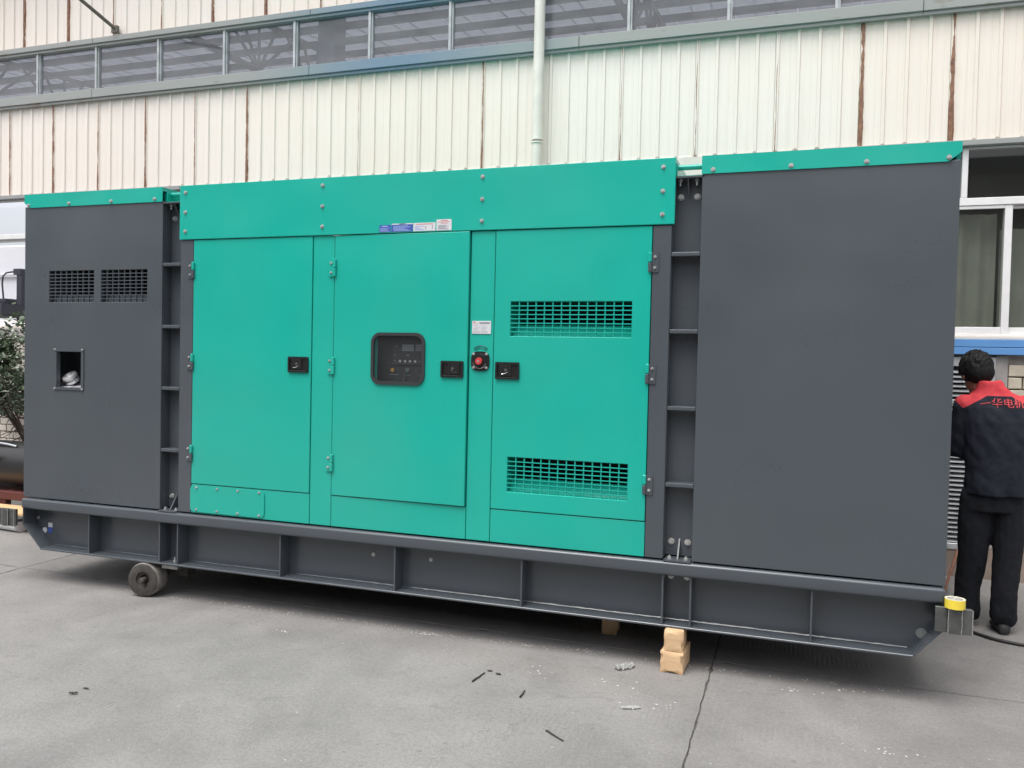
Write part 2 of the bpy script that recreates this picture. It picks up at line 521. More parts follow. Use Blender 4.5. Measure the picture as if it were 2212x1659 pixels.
def text_mesh(mb, s, size, place, align='CENTER'):
    """adds flat lettering; place maps (x, y) in the text plane to a world point"""
    cu = bpy.data.curves.new('lettering', 'FONT'); cu.body = s; cu.size = size; cu.align_x = align; cu.resolution_u = 2
    o = bpy.data.objects.new('lettering', cu); COL.objects.link(o)
    dg = bpy.context.evaluated_depsgraph_get(); me = o.evaluated_get(dg).to_mesh()
    vs = [mb.bm.verts.new(place(v.co.x, v.co.y)) for v in me.vertices]
    for p in me.polygons:
        try:
            f = mb.bm.faces.new([vs[i] for i in p.vertices]); f.material_index = mb.mi
        except ValueError: pass
    o.evaluated_get(dg).to_mesh_clear(); bpy.data.objects.remove(o); bpy.data.curves.remove(cu)

# ================================================================== GROUND
g = MB()
g.bm.faces.new([g.bm.verts.new(p) for p in ((-400, -400, -.006), (400, -400, -.006), (400, 400, -.006), (-400, 400, -.006))])
ground = g.build('ground', M_GAP); tag(ground, None, None, kind='structure')
xj = [-.28 + 5.22*i for i in range(-4, 5)]
yj = [.235 + 5.0*i for i in range(-4, 5)]
def joint(t, line, seed):
    """centre-line wander and half width of a broken slab joint at distance t along it"""
    w = .007*noise.noise((t*1.6, seed, line)) + .005*noise.noise((t*9., seed+3., line)) + .004*noise.noise((t*31., seed+7., line))
    g = .0040 + .0055*max(0, noise.noise((t*4., seed+11., line))) + .05*max(0, noise.noise((t*5.5, seed+17., line)) - .36)
    return w, g
def edge_pts(along, fixed, t0, t1, side, seed, n):
    """points along one slab edge; both neighbours follow the same broken line"""
    out = []
    for i in range(n):
        t = t0 + (t1-t0)*i/n
        w, g = joint(t, fixed, seed)
        fade = min(1, i/3, (n-i)/3)
        v = fixed + w*fade + side*(g*fade + .002*(1-fade))
        out.append(Vector((t, v)) if along == 'x' else Vector((v, t)))
    return out
for i in range(len(xj)-1):
    for j in range(len(yj)-1):
        x0, x1, y0, y1 = xj[i], xj[i+1], yj[j], yj[j+1]
        near = abs((x0+x1)/2-3) < 8 and y0 < 5
        n = 300 if near else 12
        e = .002
        pts = edge_pts('x', y0, x0+e, x1-e, 1, 1., n) + edge_pts('y', x1, y0+e, y1-e, -1, 2., n) + edge_pts('x', y1, x1-e, x0+e, -1, 1., n) + edge_pts('y', x0, y1-e, y0+e, 1, 2., n)
        mb = MB()
        lo = [mb.bm.verts.new((p.x, p.y, -.018)) for p in pts]; hi = [mb.bm.verts.new((p.x, p.y, 0)) for p in pts]
        mb.bm.faces.new(hi)
        for k in range(len(pts)): mb.bm.faces.new((lo[k], lo[(k+1) % len(pts)], hi[(k+1) % len(pts)], hi[k]))
        mb.build('concrete_slab', M_GROUND, ground)
# apron beyond the slabs, out to the horizon
mb = MB()
for a, b, c, d in ((-400, 400, -400, yj[0]-.01), (-400, 400, yj[-1]+.01, 400), (-400, xj[0]-.01, yj[0], yj[-1]), (xj[-1]+.01, 400, yj[0], yj[-1])):
    mb.bm.faces.new([mb.bm.verts.new(p) for p in ((a, c, -.004), (b, c, -.004), (b, d, -.004), (a, d, -.004))])
mb.build('yard_surface', M_GROUND, ground)

# ================================================================== FACTORY BUILDING
WY = 3.0
XL, XR = -5.3, 12.0
bld = thing('factory_building', (3.4, WY, 0), 'long cream corrugated factory building with strip windows behind the generator', 'building')

def sheet_profile(zlen):
    """four-rib cladding sheet, .68 m wide, object x = 0 at the lapped joint"""
    prof = []
    for k in range(4):
        x = k*.17
        prof += [(x-.019, 0), (x-.011, -.015), (x+.011, -.015), (x+.019, 0)]
        if k < 3: prof += [(x+.062, 0), (x+.066, -.002), (x+.104, -.002), (x+.108, 0)]
        else: prof += [(x+.062, 0), (x+.066, -.002), (x+.104, -.002), (x+.108, 0), (x+.149, 0)]
    mb = MB(); rows = [0, .05, zlen*.33, zlen*.66, zlen]
    vs = [[mb.bm.verts.new((x, y, z)) for x, y in prof] for z in rows]
    for r in range(len(rows)-1):
        for i in range(len(prof)-1):
            mb.bm.faces.new((vs[r][i], vs[r][i+1], vs[r+1][i+1], vs[r+1][i]))
    return mb
LOW_H, UP_H = 1.05, 2.2
low_me = sheet_profile(LOW_H).mesh('cladding_sheet', M_CLAD)
up_me = sheet_profile(UP_H).mesh('cladding_sheet', M_CLAD)
rust_low = {-5: .7, -4: .85, -3: .6, -2: .9, -1: 1.0, 0: .45, 1: .95, 2: .12, 3: .1, 4: .15, 5: .5, 6: .02, 7: .25, 8: .2, 9: .3, 10: 1.15, 11: 1.25, 12: .3}
joints = [(-3.732 + .68*k, k) for k in range(-2, 23)]
for x, k in joints:
    o = put(low_me, 'cladding_sheet', (x, WY + random.uniform(-.001, .001), 3.55), bld)
    kk = {-2: .7, -1: .8, 0: .75, 1: .95, 2: .65, 3: .8, 4: .5, 5: 1.0, 6: .10, 7: .25, 8: .12, 9: .62, 10: .0, 11: .28, 12: .30, 13: .25, 14: 1.15, 15: 1.25, 16: .3}.get(k, .3)
    e = {4: .4, 5: .9, 8: 1., 12: .8, 13: .9, 14: 1., 15: 1., 16: 1.}.get(k, .55)
    o.color = (kk, e, random.random(), 1)
for k in range(-3, 22):
    o = put(up_me, 'cladding_sheet', (-3.52 + .68*k, WY + random.uniform(-.001, .001), 5.28), bld)
    o.color = (random.choice((.5, .9, 1.2, 1.3)), .8, random.random(), 1)

# wall core between the trims
mb = MB()
mb.box(XL, XR, WY+.03, WY+.06, 3.52, 4.62)
mb.box(XL, XR, WY+.03, WY+.06, 5.25, 7.55)
mb.build('wall_liner', M_SILL, bld)
# window beams: rolled channels with a sloped top lip
def beam(z0, z1, name, proud=.07):
    for i in range(6):
        a, b = XL + (XR-XL)*i/6, XL + (XR-XL)*(i+1)/6 - .004
        m = MB()
        m.box(a, b, WY-proud, WY+.10, z0+.012, z1, .004)
        m.box(a, b, WY-proud+.018, WY+.05, z0-.016, z0+.011)
        m.build(name, M_BEAM, bld)
beam(4.593, 4.705, 'window_beam')
beam(5.212, 5.285, 'window_beam', .06)
# lower edge trim of the cladding
for a, b, mt, yy in ((XL, -1.2, mat('grey_trim', (.30, .30, .31), .5), .035), (-1.197, 5.5, M_PIPE, .012), (5.503, XR, M_BEAM, .035)):
    m = MB(); m.box(a, b, WY-yy, WY+.08, 3.505 if yy > .02 else 3.30, 3.549, .003); m.build('edge_trim', mt, bld)

# clerestory: mullions and panes
mull = MB(); mull.box(-.022, .006, -.03, .03, 0, .505, .003); mull.box(.006, .022, -.014, .03, 0, .505, .002)
mull_me = mull.mesh('mullion', M_MULL)
pane_me = MB().box(0, .84, 0, .006, 0, .505).mesh('pane', M_PANE)
mx = [-3.28 + .886*i for i in range(-2, 18)]
for i, x in enumerate(mx):
    put(mull_me, 'mullion', (x, WY, 4.706), bld)
    put(pane_me, 'pane', (x+.023, WY+.012, 4.706), bld)

# roof seen through the clerestory: sheets, purlins, trusses
def roofz(y): return 6.75 + (y-WY)*.10
RY1 = 11.5
for i in range(27):
    a = -14.4 + i*.98
    m = MB()
    m.prism([(WY-.5, roofz(WY-.5)+.10), (RY1, roofz(RY1)+.10), (RY1, roofz(RY1)+.125), (WY-.5, roofz(WY-.5)+.125)], 'x', a, a+.965)
    for kx in range(1, 3):
        xx = a + kx*.32
        m.prism([(WY-.5, roofz(WY-.5)+.088), (RY1, roofz(RY1)+.088), (RY1, roofz(RY1)+.099), (WY-.5, roofz(WY-.5)+.099)], 'x', xx-.012, xx+.012)
    m.build('roof_sheet', M_ROOF, bld)
for i in range(11):
    y = 3.9 + i*.76
    MB().box(-14.4, 12.0, y, y+.07, roofz(y)-.055, roofz(y)+.05).build('purlin', M_PURL, bld)
for tx in (-8.5, -2.75, 3.15, 9.0):
    m = MB()
    y0, y1 = WY+.15, RY1
    m.tube([(tx, y0, roofz(y0)-.20), (tx, y1, roofz(y1)-.20)], .045, 6)
    m.tube([(tx, y0, 6.05), (tx, y1, 6.25)], .05, 6)
    nb = 5
    for kk in range(nb+1):
        yb = y0 + (y1-y0)*kk/nb
        zb = 6.05 + .2*kk/nb
        for off in (-.95, -.45, 0, .45, .95):
            yt = min(max(yb+off, y0), y1)
            m.tube([(tx, yb, zb), (tx, yt, roofz(yt)-.22)], .026, 5)
    m.build('roof_truss', M_PURL, bld)
for i in range(4):
    y = 4.6 + i*2.0
    MB().box(-14.3, 12, y, y+.09, 6.02, 6.10).build('tie_beam', M_PURL, bld)
# columns and lower back wall panels of the hall
for x in (-5.4, .45, 6.3, 11.9):
    MB().box(x, x+.2, WY+.12, WY+.34, 0, roofz(WY)-.2).build('column', M_PURL, bld)
    MB().box(x, x+.2, RY1-.3, RY1-.1, 0, roofz(RY1)-.2).build('column', M_PURL, bld)

# lower wall: core, blue band, windows
m = MB(); m.box(-2.55, XR, WY+.03, WY+.20, 0, 1.82); m.box(-2.55, 5.9, WY+.03, WY+.2, 1.942, 3.504); m.box(8.2, XR, WY+.03, WY+.2, 1.942, 3.5); m.box(XL, -2.551, WY+.03, WY+.20, 0, 1.82)
m.build('wall_core', M_MORT, bld)
m = MB(); m.box(-2.4, XR, WY-.05, WY+.1, 1.881, 1.941, .003); m.build('blue_band', M_SKYBLUE, bld)
m = MB(); m.box(XL, -2.403, WY-.03, WY+.1, 1.822, 1.941, .003); m.build('window_ledge', M_CEM, bld)
m = MB(); m.box(-2.4, XR, WY-.05, WY+.1, 1.821, 1.877, .003); m.build('blue_band', M_SKYBLUE, bld)
m = MB(); m.box(XL, XR, WY-.02, WY+.16, 1.943, 1.966, .003); m.build('window_sill', M_SILL, bld)

def window(x0, x1, split, pane_mat, name='window'):
    """transom light over two sliding sashes"""
    f = MB()
    f.box(x0, x0+.045, WY+.01, WY+.09, 1.968, 3.5, .004)
    f.box(x1-.045, x1, WY+.01, WY+.09, 1.968, 3.5, .004)
    f.box(x0+.046, x1-.046, WY+.03, WY+.088, 3.488, 3.503, .003)
    f.box(x0+.046, x1-.046, WY+.012, WY+.088, 3.028, 3.09, .004)
    f.box(x0+.046, x1-.046, WY+.012, WY+.088, 1.968, 1.992, .003)
    if x1 > 5: f.box(6.568, 6.612, WY+.014, WY+.086, 3.091, 3.487, .004)
    w = f.build(name, M_PVC, bld)
    MB().box(x0+.046, x1-.046, WY+.05, WY+.055, 3.091, 3.487).build('pane', pane_mat, w)
    for a, b, yy in ((x0+.047, split+.03, WY+.020), (split-.03, x1-.047, WY+.052)):
        s_ = MB()
        s_.box(a, a+.055, yy, yy+.03, 1.993, 3.027, .003); s_.box(b-.055, b, yy, yy+.03, 1.993, 3.027, .003)
        s_.box(a+.056, b-.056, yy, yy+.03, 1.993, 2.045, .003); s_.box(a+.056, b-.056, yy, yy+.03, 3.0, 3.027, .003)
        s_.build('sash', M_PVC, w)
        MB().box(a+.056, b-.056, yy+.012, yy+.016, 2.046, 2.999).build('pane', pane_mat, w)
    return w
window(5.95, 8.15, 6.913, M_WPANE)
window(-3.3, -2.60, -2.95, M_CLEAR)
window(-5.25, -3.33, -4.28, M_CLEAR)
# curtains behind the right-hand window, and a closed box added to keep it dark
m = MB()
m.box(5.7, 8.4, WY+1.6, WY+1.65, 0, 3.6); m.box(5.65, 5.7, WY+.21, WY+1.65, 0, 3.6); m.box(8.4, 8.45, WY+.21, WY+1.65, 0, 3.6); m.box(5.7, 8.4, WY+.21, WY+1.6, 3.6, 3.65)
m.build('darkening_box', mat('darkening_box_wall', (.22, .22, .20), .8), bld)
def curtain(x0, x1, z0, z1, y, ph):
    m = MB(); n = int((x1-x0)/.012); rows = []
    for z in (z0, (z0+z1)/2, z1):
        rows.append([m.bm.verts.new((x0+(x1-x0)*i/n, y+.018*sin(i*.55+ph)+.012*sin(i*.21+ph*2), z)) for i in range(n+1)])
    for r in range(2):
        for i in range(n): m.bm.faces.new((rows[r][i], rows[r][i+1], rows[r+1][i+1], rows[r+1][i]))
    m.build('curtain', M_CURT, bld, 80)
curtain(6.35, 6.86, 1.97, 2.98, WY+.17, 0)
curtain(6.90, 7.75, 1.97, 2.86, WY+.22, 1.3)

# louvred aluminium shutter
lv = MB()
LX0, LX1 = 5.55, 6.855
lv.box(LX0, LX1, WY-.02, WY+.029, 1.725, 1.80, .003); lv.box(LX0, LX1, WY-.02, WY+.029, .225, .275, .003)
lv.box(LX0, LX0+.05, WY-.02, WY+.029, .276, 1.724, .003); lv.box(LX1-.05, LX1, WY-.02, WY+.029, .276, 1.724, .003)
lv.box(LX0+.051, LX1-.051, WY-.02, WY+.029, 1.005, 1.055, .003); lv.box(LX0+.051, LX1-.051, WY-.02, WY+.029, 1.42, 1.452, .003)
louv = lv.build('louvre_shutter', M_LOUV, bld)
MB().box(LX0+.05, LX1-.05, WY+.022, WY+.028, .276, 1.724).build('backing', M_DARK, louv)
sl = MB(); sl.prism([(-.016, -.010), (.014, .010), (.014, .013), (-.016, -.004)], 'x', LX0+.052, LX1-.052)
sl_me = sl.mesh('slat', M_LOUV)
z = .292
while z < 1.715:
    if not (.995 < z < 1.066 or 1.41 < z < 1.462): put(sl_me, 'slat', (0, WY, z), louv)
    z += .0385
# cement strip, plinth, bricks
m = MB(); m.box(6.858, 6.945, WY-.004, WY+.029, .25, 1.815); m.noisy(.004, 9); m.build('cement_strip', M_CEM, bld)
m = MB(); m.box(5.0, 6.857, WY-.012, WY+.029, .0, .222); m.box(6.858, XR, WY-.012, WY+.029, 0, .248); m.build('plinth', M_PLINTH, bld)
def brick_mesh(w, h, mt):
    m = MB(); m.box(0, w, 0, .05, 0, h, .004); m.noisy(.0025, 23); return m.mesh('brick', mt)
def bricks(x0, x1, z0, z1, w, h, gap, mt, prow=0):
    full = [brick_mesh(w, h, mt) for _ in range(3)]
    row = 0; z = z0
    while z + h < z1 + .001:
        x = x0 + ((row + prow) % 2)*(w+gap)*.5
        if x > x0 + .02:
            put(brick_mesh(x-x0-gap, h, mt), 'brick', (x0, WY-.004, z), bld)
        while x < x1:
            if x + w > x1: put(brick_mesh(max(.03, x1-x), h, mt), 'brick', (x, WY-.004, z), bld); break
            put(random.choice(full), 'brick', (x, WY-.004 + random.uniform(-.002, .002), z), bld)
            x += w + gap
        z += h + gap; row += 1
bricks(6.952, 8.3, .252, 1.815, .20, .088, .012, M_BRICK)
bricks(-5.25, -2.95, .02, 1.815, .20, .072, .012, M_BRICKW)

# downpipe with its collar, and the canopy brace
dp = MB(); dp.tube([(2.975, WY-.11, 7.2), (2.977, WY-.11, 3.76)], .050, 20); dp.tube([(2.977, WY-.11, 3.74), (2.98, WY-.11, .05)], .046, 20)
dpo = dp.build('downpipe', M_PIPE, bld, 40)
c = MB()
for zz in (3.735, 3.765): c.tube([(2.977, WY-.11, zz-.006), (2.977, WY-.11, zz+.006)], .054, 20)
c.build('collar', M_PIPE, dpo, 40)
m = MB(); m.tube([(-2.1, WY-.02, 5.352), (-2.1, 1.0, 5.875)], .021, 10); m.box(-2.14, -2.06, WY-.07, WY-.03, 5.31, 5.39)
m.build('canopy_brace', mat('brace_steel', (.16, .14, .12), .6, vary=.3, vscale=12), bld, 40)

# ================================================================== GENERATOR SET
GD = 2.2                                   # depth of the enclosure
gen = thing('generator_set', (3.04, 1.1, 0.237), 'long silenced generator in a green and grey sheet metal enclosure on a grey skid base', 'generator')

# ---- enclosure shells (grey cabinets at both ends, green centre) ----
def shell(x0, x1, ztop, m, skip_left=False):
    b = MB()
    b.box(x0, x0+.025, .032, GD, .62, ztop); b.box(x1-.025, x1, .032, GD, .62, ztop)
    b.box(x0+.026, x1-.026, GD-.025, GD, .62, ztop)
    b.box(x0+.026, x1-.026, .032, GD-.026, .62, .64)
    b.build('enclosure_shell', m, gen)
shell(0.0, 1.237, 2.712, M_GREY)
shell(1.392, 4.668, 2.445, M_GREY)
shell(4.830, 6.073, 2.712, M_GREY)

# cabinet fronts
VL = [(.233, .643, 2.033, 2.257), (.707, 1.110, 2.033, 2.257)]
FB = (.312, .539, 1.425, 1.681)
m = MB(); m.sheet(0, 1.237, .612, 2.722, 0, .03, VL + [FB]); m.bevel(.003)
cabL = m.build('cabinet_panel', M_GREY, gen)
for (a, b, c0, d) in VL:
    nx, nz = 8, 9
    for i in range(1, nx):
        x = a + (b-a)*i/nx; MB().box(x-.003, x+.003, .004, .016, c0, d).build('grille_bar', M_GREY, cabL)
    for j in range(1, nz):
        zz = c0 + (d-c0)*j/nz; MB().box(a, b, .002, .0035, zz-.003, zz+.003).build('grille_bar', M_GREY, cabL)
    t = MB(); t.prism([(.031, c0-.012), (.085, c0+.055), (.085, c0+.062), (.031, c0-.004)], 'x', a-.02, b+.02)
    t.box(a-.03, a-.021, .031, .32, c0-.02, d+.03); t.box(b+.021, b+.03, .031, .32, c0-.02, d+.03)
    t.build('air_duct', M_GREY, cabL)
    MB().box(a-.03, b+.03, .32, .33, c0-.05, d+.05).build('duct_back', M_DARK, cabL)
# fuel filler niche
fn = MB(); a, b, c0, d = FB
fn.ring([(a-.022, c0-.018), (b+.022, c0-.018), (b+.022, d+.024), (a-.022, d+.024)], [(a, c0), (b, c0), (b, d), (a, d)], -.007, .0)
fn.box(a-.16, a-.15, .031, .26, c0-.03, d+.02); fn.box(b+.02, b+.03, .031, .26, c0-.03, d+.02); fn.box(a-.15, b+.02, .031, .26, d+.01, d+.02); fn.box(a-.15, b+.02, .25, .26, c0, d+.01)
niche = fn.build('filler_niche', M_GREY, gen)
for x, zz in ((a-.013, d+.013), (b+.013, d+.013), (a-.013, c0-.010), (b+.013, c0-.010)): put(SCREW, 'screw', (x, -.007, zz), niche)
tray = MB(); tray.prism([(.0305, c0-.006), (.25, c0+.045), (.25, c0+.039), (.0305, c0-.014)], 'x', a-.149, b+.019)
tray.build('filler_tray', mat('galvanised_tray', (.72, .72, .76), .35, .3, vary=.2, vscale=30), niche)
fc = MB(); ax = Vector((-.12, -.60, .80)).normalized(); c1 = Vector((.352, .105, c0+.040))
fc.cyl(c1, ax, .050, .018, 24); fc.cyl(c1+ax*.018, ax, .040, .022, 24); fc.cyl(c1+ax*.040, ax, .056, .016, 28, .052); fc.cyl(c1+ax*.056, ax, .016, .010, 12)
fc.build('filler_cap', mat('bright_cap', (.78, .78, .79), .35, .55), niche, 35)
st = MB(); st.box(.335, .395, .036, .075, c0+.0, c0+.003)
for v in st.bm.verts: v.co.z += (v.co.y-.031)*.232 - .005
st.build('filler_label', M_PLATE, niche)

m = MB(); m.sheet(4.828, 6.072, .612, 2.722, 0, .03); m.bevel(.003); m.build('cabinet_panel', M_GREY, gen)

# green roof caps over the cabinets
def cap(x0, x1, cham):
    m = MB()
    if cham == 'l': poly = [(x0, 2.750), (x0+.055, 2.714), (x1, 2.712), (x1, 2.811), (x0, 2.811)]
    else: poly = [(x0, 2.714), (x1-.058, 2.714), (x1, 2.760), (x1, 2.811), (x0, 2.811)]
    m.prism(poly, 'y', -.007, -.001); m.bevel(.002)
    m.box(x0, x1, -.001, GD+.005, 2.785, 2.8105)
    m.box(x0, x0+.02, .034, GD, 2.714, 2.784); m.box(x1-.02, x1, .034, GD, 2.714, 2.784)
    return m.build('roof_cap', M_GREEN, gen)
capl = cap(0, 1.237, 'l'); capr = cap(4.824, 6.074, 'r')
for x in (.042, .42, .799, 1.174): put(BOLT, 'bolt', (x, -.007, 2.732), capl)
for x in (4.884, 5.28, 5.643, 6.017): put(BOLT, 'bolt', (x, -.007, 2.734), capr)

# green cover band along the top of the centre section
m = MB(); m.box(1.386, 4.686, -.010, .02, 2.450, 2.811, .003, 2); m.box(1.386, 4.686, .02, GD, 2.79, 2.810); m.box(4.664, 4.686, .02, .55, 2.712, 2.789); m.box(1.386, 1.406, .02, .55, 2.712, 2.789); m.box(1.4, 4.66, GD-.03, GD, 2.446, 2.789)
band = m.build('cover_band', M_GREEN, gen)
for x in (1.434, 2.487, 3.563, 4.619):
    for zz in (2.762, 2.631, 2.504): put(BOLT, 'bolt', (x, -.010, zz), band)

# grey corner posts of the centre section
for a, b in ((1.389, 1.4935), (4.5705, 4.671)):
    m = MB(); m.box(a, b, 0, .05, .612, 2.4465, .003); m.build('corner_post', M_GREY, gen)
# green mullion pillars
for a, b in ((2.419, 2.573), (3.4965, 3.6475)):
    m = MB(); m.box(a, b, .003, .05, .612, 2.4465, .003); pil = m.build('pillar', M_GREEN, gen)
pillar_r = pil
# kick panels under the doors
for a, b in ((1.4965, 2.4155), (2.5765, 3.493), (3.651, 4.567)):
    m = MB(); m.box(a, b, .003, .05, .612, .806, .003, 2); m.build('kick_panel', M_GREEN, gen)
# removable access panel with eight screws
m = MB(); pts = rrect(1.493, 2.08, .622, .800, .03); m.prism(pts, 'y', -.004, .002)
acc = m.build('access_panel', M_GREEN, gen)
for x in (1.545, 1.711, 1.876, 2.042):
    for zz in (.787, .637): put(SCREW, 'screw', (x, -.004, zz), acc)
# top frame rail over the doors, inner frame that backs the seams
m = MB(); m.box(1.395, 4.665, .052, .09, .615, .65); m.box(1.395, 4.665, .052, .09, 2.41, 2.445)
for a, b in ((1.395, 1.53), (2.40, 2.60), (3.47, 3.68), (4.54, 4.665)): m.box(a, b, .051, .09, .651, 2.409)
m.box(1.53, 4.54, .052, .09, .78, .84)
m.build('inner_frame', M_DARK, gen)

# ---- doors ----
def hinge(x, zc, parent, side, pincol, leafcol, h=.110):
    """leaf hinge: plate on the post, knuckle over the door seam; side -1: leaf to the left"""
    m = MB()
    lo, hi = zc-h/2, zc+h/2
    a, b = (x-.048, x-.012) if side < 0 else (x+.004, x+.044)
    m.mi = 1
    m.prism(rrect(a, b, lo, hi, .008, 3), 'y', -.006, 0)
    k0, k1 = (x-.013, x+.006) if side < 0 else (x-.012, x+.007)
    m.box(k0, k1, -.018, -.001, lo, zc-.001, .004)
    m.mi = 0
    m.box(k0, k1, -.018, -.001, zc+.001, hi, .004)
    o = m.build('hinge', [pincol, leafcol], parent)
    return [((a+b)/2, zc+s*.03) for s in (1, -1)]
def hinge_screws(lst, parent):
    for x, zz in lst: put(SCREW, 'screw', (x, -.006, zz), parent)
HZ = (2.244, 1.630, 1.016)

def latch(x0, x1, z0, z1, parent, flip):
    m = MB()
    o = rrect(x0, x1, z0, z1, .006, 3); i = rrect(x0+.012, x1-.012, z0+.014, z1-.014, .004, 3)
    m.ring(o, i, -.013, -.001); m.box(x0+.011, x1-.011, -.004, -.001, z0+.013, z1-.013)
    px0, px1 = (x0+.022, x1-.048) if not flip else (x0+.048, x1-.022)
    m.box(px0, px1, -.0105, -.0042, z0+.018, z1-.016, .002)
    # raised thumb curve and the two pressed lips
    m.mi = 1
    m.box(px0, px1-.004, -.0116, -.0106, z1-.0185, z1-.0170); m.box(x0+.016, x1-.016, -.0142, -.0131, z0+.0105, z0+.0122)
    s = -1 if flip else 1
    cxx = (px0+px1)/2; pts = []
    for t in range(9):
        q = t/8; pts.append((cxx + s*(-.020+.040*q), -.0115, z0+.030+.014*q*q))
    m.tube(pts, .0016, 5)
    m.cyl(((px0+px1)/2 + s*.006, -.0105, (z0+z1)/2+.004), (0, -1, 0), .0085, .006, 12)
    m.build('latch', [M_BLACK, M_CHROME], parent)

def door(x0, x1, z0, z1, holes=()):
    m = MB(); m.sheet(x0, x1, z0, z1, -.001, .045, list(holes))
    m.bevel(.0035, 2)
    return m.build('door', M_GREEN, gen)
# left door
d1 = door(1.4975, 2.4145, .811, 2.4455)
latch(2.250, 2.399, 1.581, 1.681, d1, False)
# middle door, not quite shut, with the inspection window
WIN = (2.8675, 3.1965, 1.5405, 1.8235)
d2 = door(2.5775, 3.4895, .811, 2.4455, [WIN])
latch(3.323, 3.468, 1.578, 1.677, d2, True)
wb = MB(); wb.ring(rrect(2.849, 3.215, 1.522, 1.842, .062, 8), rrect(2.868, 3.196, 1.541, 1.823, .046, 8), -.012, .006); wb.bevel(.004, 2)
wbo = wb.build('window_bezel', M_BEZEL, d2, 40)
gp = MB(); gp.prism(rrect(2.866, 3.198, 1.539, 1.825, .047, 8), 'y', .0, .004); gp.build('window_pane', M_ACRYL, d2)
# right door with two ventilation grilles
VT, VB = (3.752, 4.464, 1.830, 2.031), (3.752, 4.464, .918, 1.122)
d3 = door(3.652, 4.566, .811, 2.4455, [VT, VB])
latch(3.667, 3.814, 1.577, 1.677, d3, False)
for (a, b, c0, d) in (VT, VB):
    nx, nz = 14, 8
    for i in range(1, nx):
        x = a + (b-a)*i/nx; MB().box(x-.0032, x+.0032, .004, .014, c0, d).build('grille_bar', M_GREEN, d3)
    for j in range(1, nz):
        zz = c0 + (d-c0)*j/nz; MB().box(a, b, .001, .003, zz-.0030, zz+.0030).build('grille_bar', M_GREEN, d3)
    t = MB(); t.prism([(.046, c0-.008), (.115, c0+.062), (.115, c0+.070), (.046, c0)], 'x', a-.003, b+.003)
    t.box(a-.012, a-.004, .046, .30, c0-.02, d+.03); t.box(b+.004, b+.012, .046, .30, c0-.02, d+.03); t.box(a-.003, b+.003, .046, .30, d+.006, d+.012)
    t.build('air_duct', M_GREEN, d3)
    MB().box(a-.02, b+.02, .30, .31, c0-.05, d+.05).build('duct_back', M_DARK, d3)
hs = []
for zz in HZ:
    hinge_screws(hinge(1.503, zz, d1, -1, M_GREEN, M_GREY), d1)
    hinge_screws(hinge(2.584, zz, d2, -1, M_GREEN, M_GREEN), d2)
    hinge_screws(hinge(4.562, zz, d3, 1, M_GREEN, M_GREY), d3)
# middle door stands about a centimetre proud at its latch side
piv = Vector((2.5775, .02, 0)); rot = Matrix.Translation(piv) @ Matrix.Rotation(R(-.75), 4, 'Z') @ Matrix.Translation(-piv)
d2.matrix_parent_inverse = d2.matrix_parent_inverse @ rot

# control panel behind the window
m = MB(); m.box(2.70, 3.30, .10, .12, 1.45, 1.95); m.box(2.945, 3.30, .088, .10, 1.643, 1.80, .003)
cp = m.build('control_panel', M_PANEL, gen)
MB().box(3.012, 3.092, .086, .088, 1.732, 1.772).build('display_screen', M_SCREEN, cp)
q = MB()
for i in range(4): q.box(3.104, 3.148, .086, .088, 1.733+.0105*i, 1.7415+.0105*i)
q.build('legend_strip', M_INK, cp)
for x in (2.999, 3.034, 3.068, 3.103): MB().cyl((x, .088, 1.668), (0, -1, 0), .0078, .003, 12).build('push_button', mat('button_grey', (.55, .55, .55), .5), cp)
q = MB()
for x, zz in ((2.965, 1.67), (2.971, 1.76), (3.136, 1.668), (2.962, 1.706)): q.box(x-.004, x+.004, .086, .088, zz-.004, zz+.004)
q.prism([(3.038, 1.701), (3.066, 1.701), (3.052, 1.711)], 'y', .086, .088)
q.box(2.925, 2.985, .097, .0995, 1.582, 1.586); q.box(3.04, 3.066, .097, .0995, 1.579, 1.583); q.box(3.13, 3.17, .097, .0995, 1.578, 1.582)
q.build('panel_marks', M_INK, cp)
MB().cyl((2.944, .1, 1.612), (0, -1, 0), .0125, .008, 14).build('amber_lamp', M_LED, cp)
MB().cyl((3.156, .1, 1.609), (0, -1, 0), .0125, .008, 14).build('green_lamp', M_GLENS, cp)
q = MB(); q.cyl((3.047, .1, 1.613), (0, -1, 0), .014, .01, 14); q.box(3.043, 3.051, .08, .09, 1.600, 1.626, .002)
q.box(3.031, 3.035, .083, .086, 1.578, 1.590); q.box(3.029, 3.033, .083, .086, 1.543, 1.567)
q.build('key_switch', M_CHROME, cp)

# nameplate on the pillar
m = MB(); m.box(3.513, 3.631, -.001, .0025, 1.841, 1.917)
m.mi = 1
m.box(3.558, 3.624, -.0016, -.0011, 1.899, 1.910)
for i, (a, b) in enumerate(((.01, .03), (.02, .05), (.008, .04), (.008, .035), (.006, .055), (.006, .05))):
    zz = 1.889 - i*.0083; m.box(3.513+a, 3.513+b, -.0016, -.0011, zz-.0016, zz); m.box(3.571, 3.571+b*.8, -.0016, -.0011, zz-.0016, zz)
m.mi = 2
m.cyl((3.525, -.001, 1.9085), (0, -1, 0), .0052, .0006, 12); m.box(3.531, 3.55, -.0016, -.0011, 1.898, 1.901)
npo = m.build('nameplate', [M_PLATE, M_INK, M_INKRED], gen)
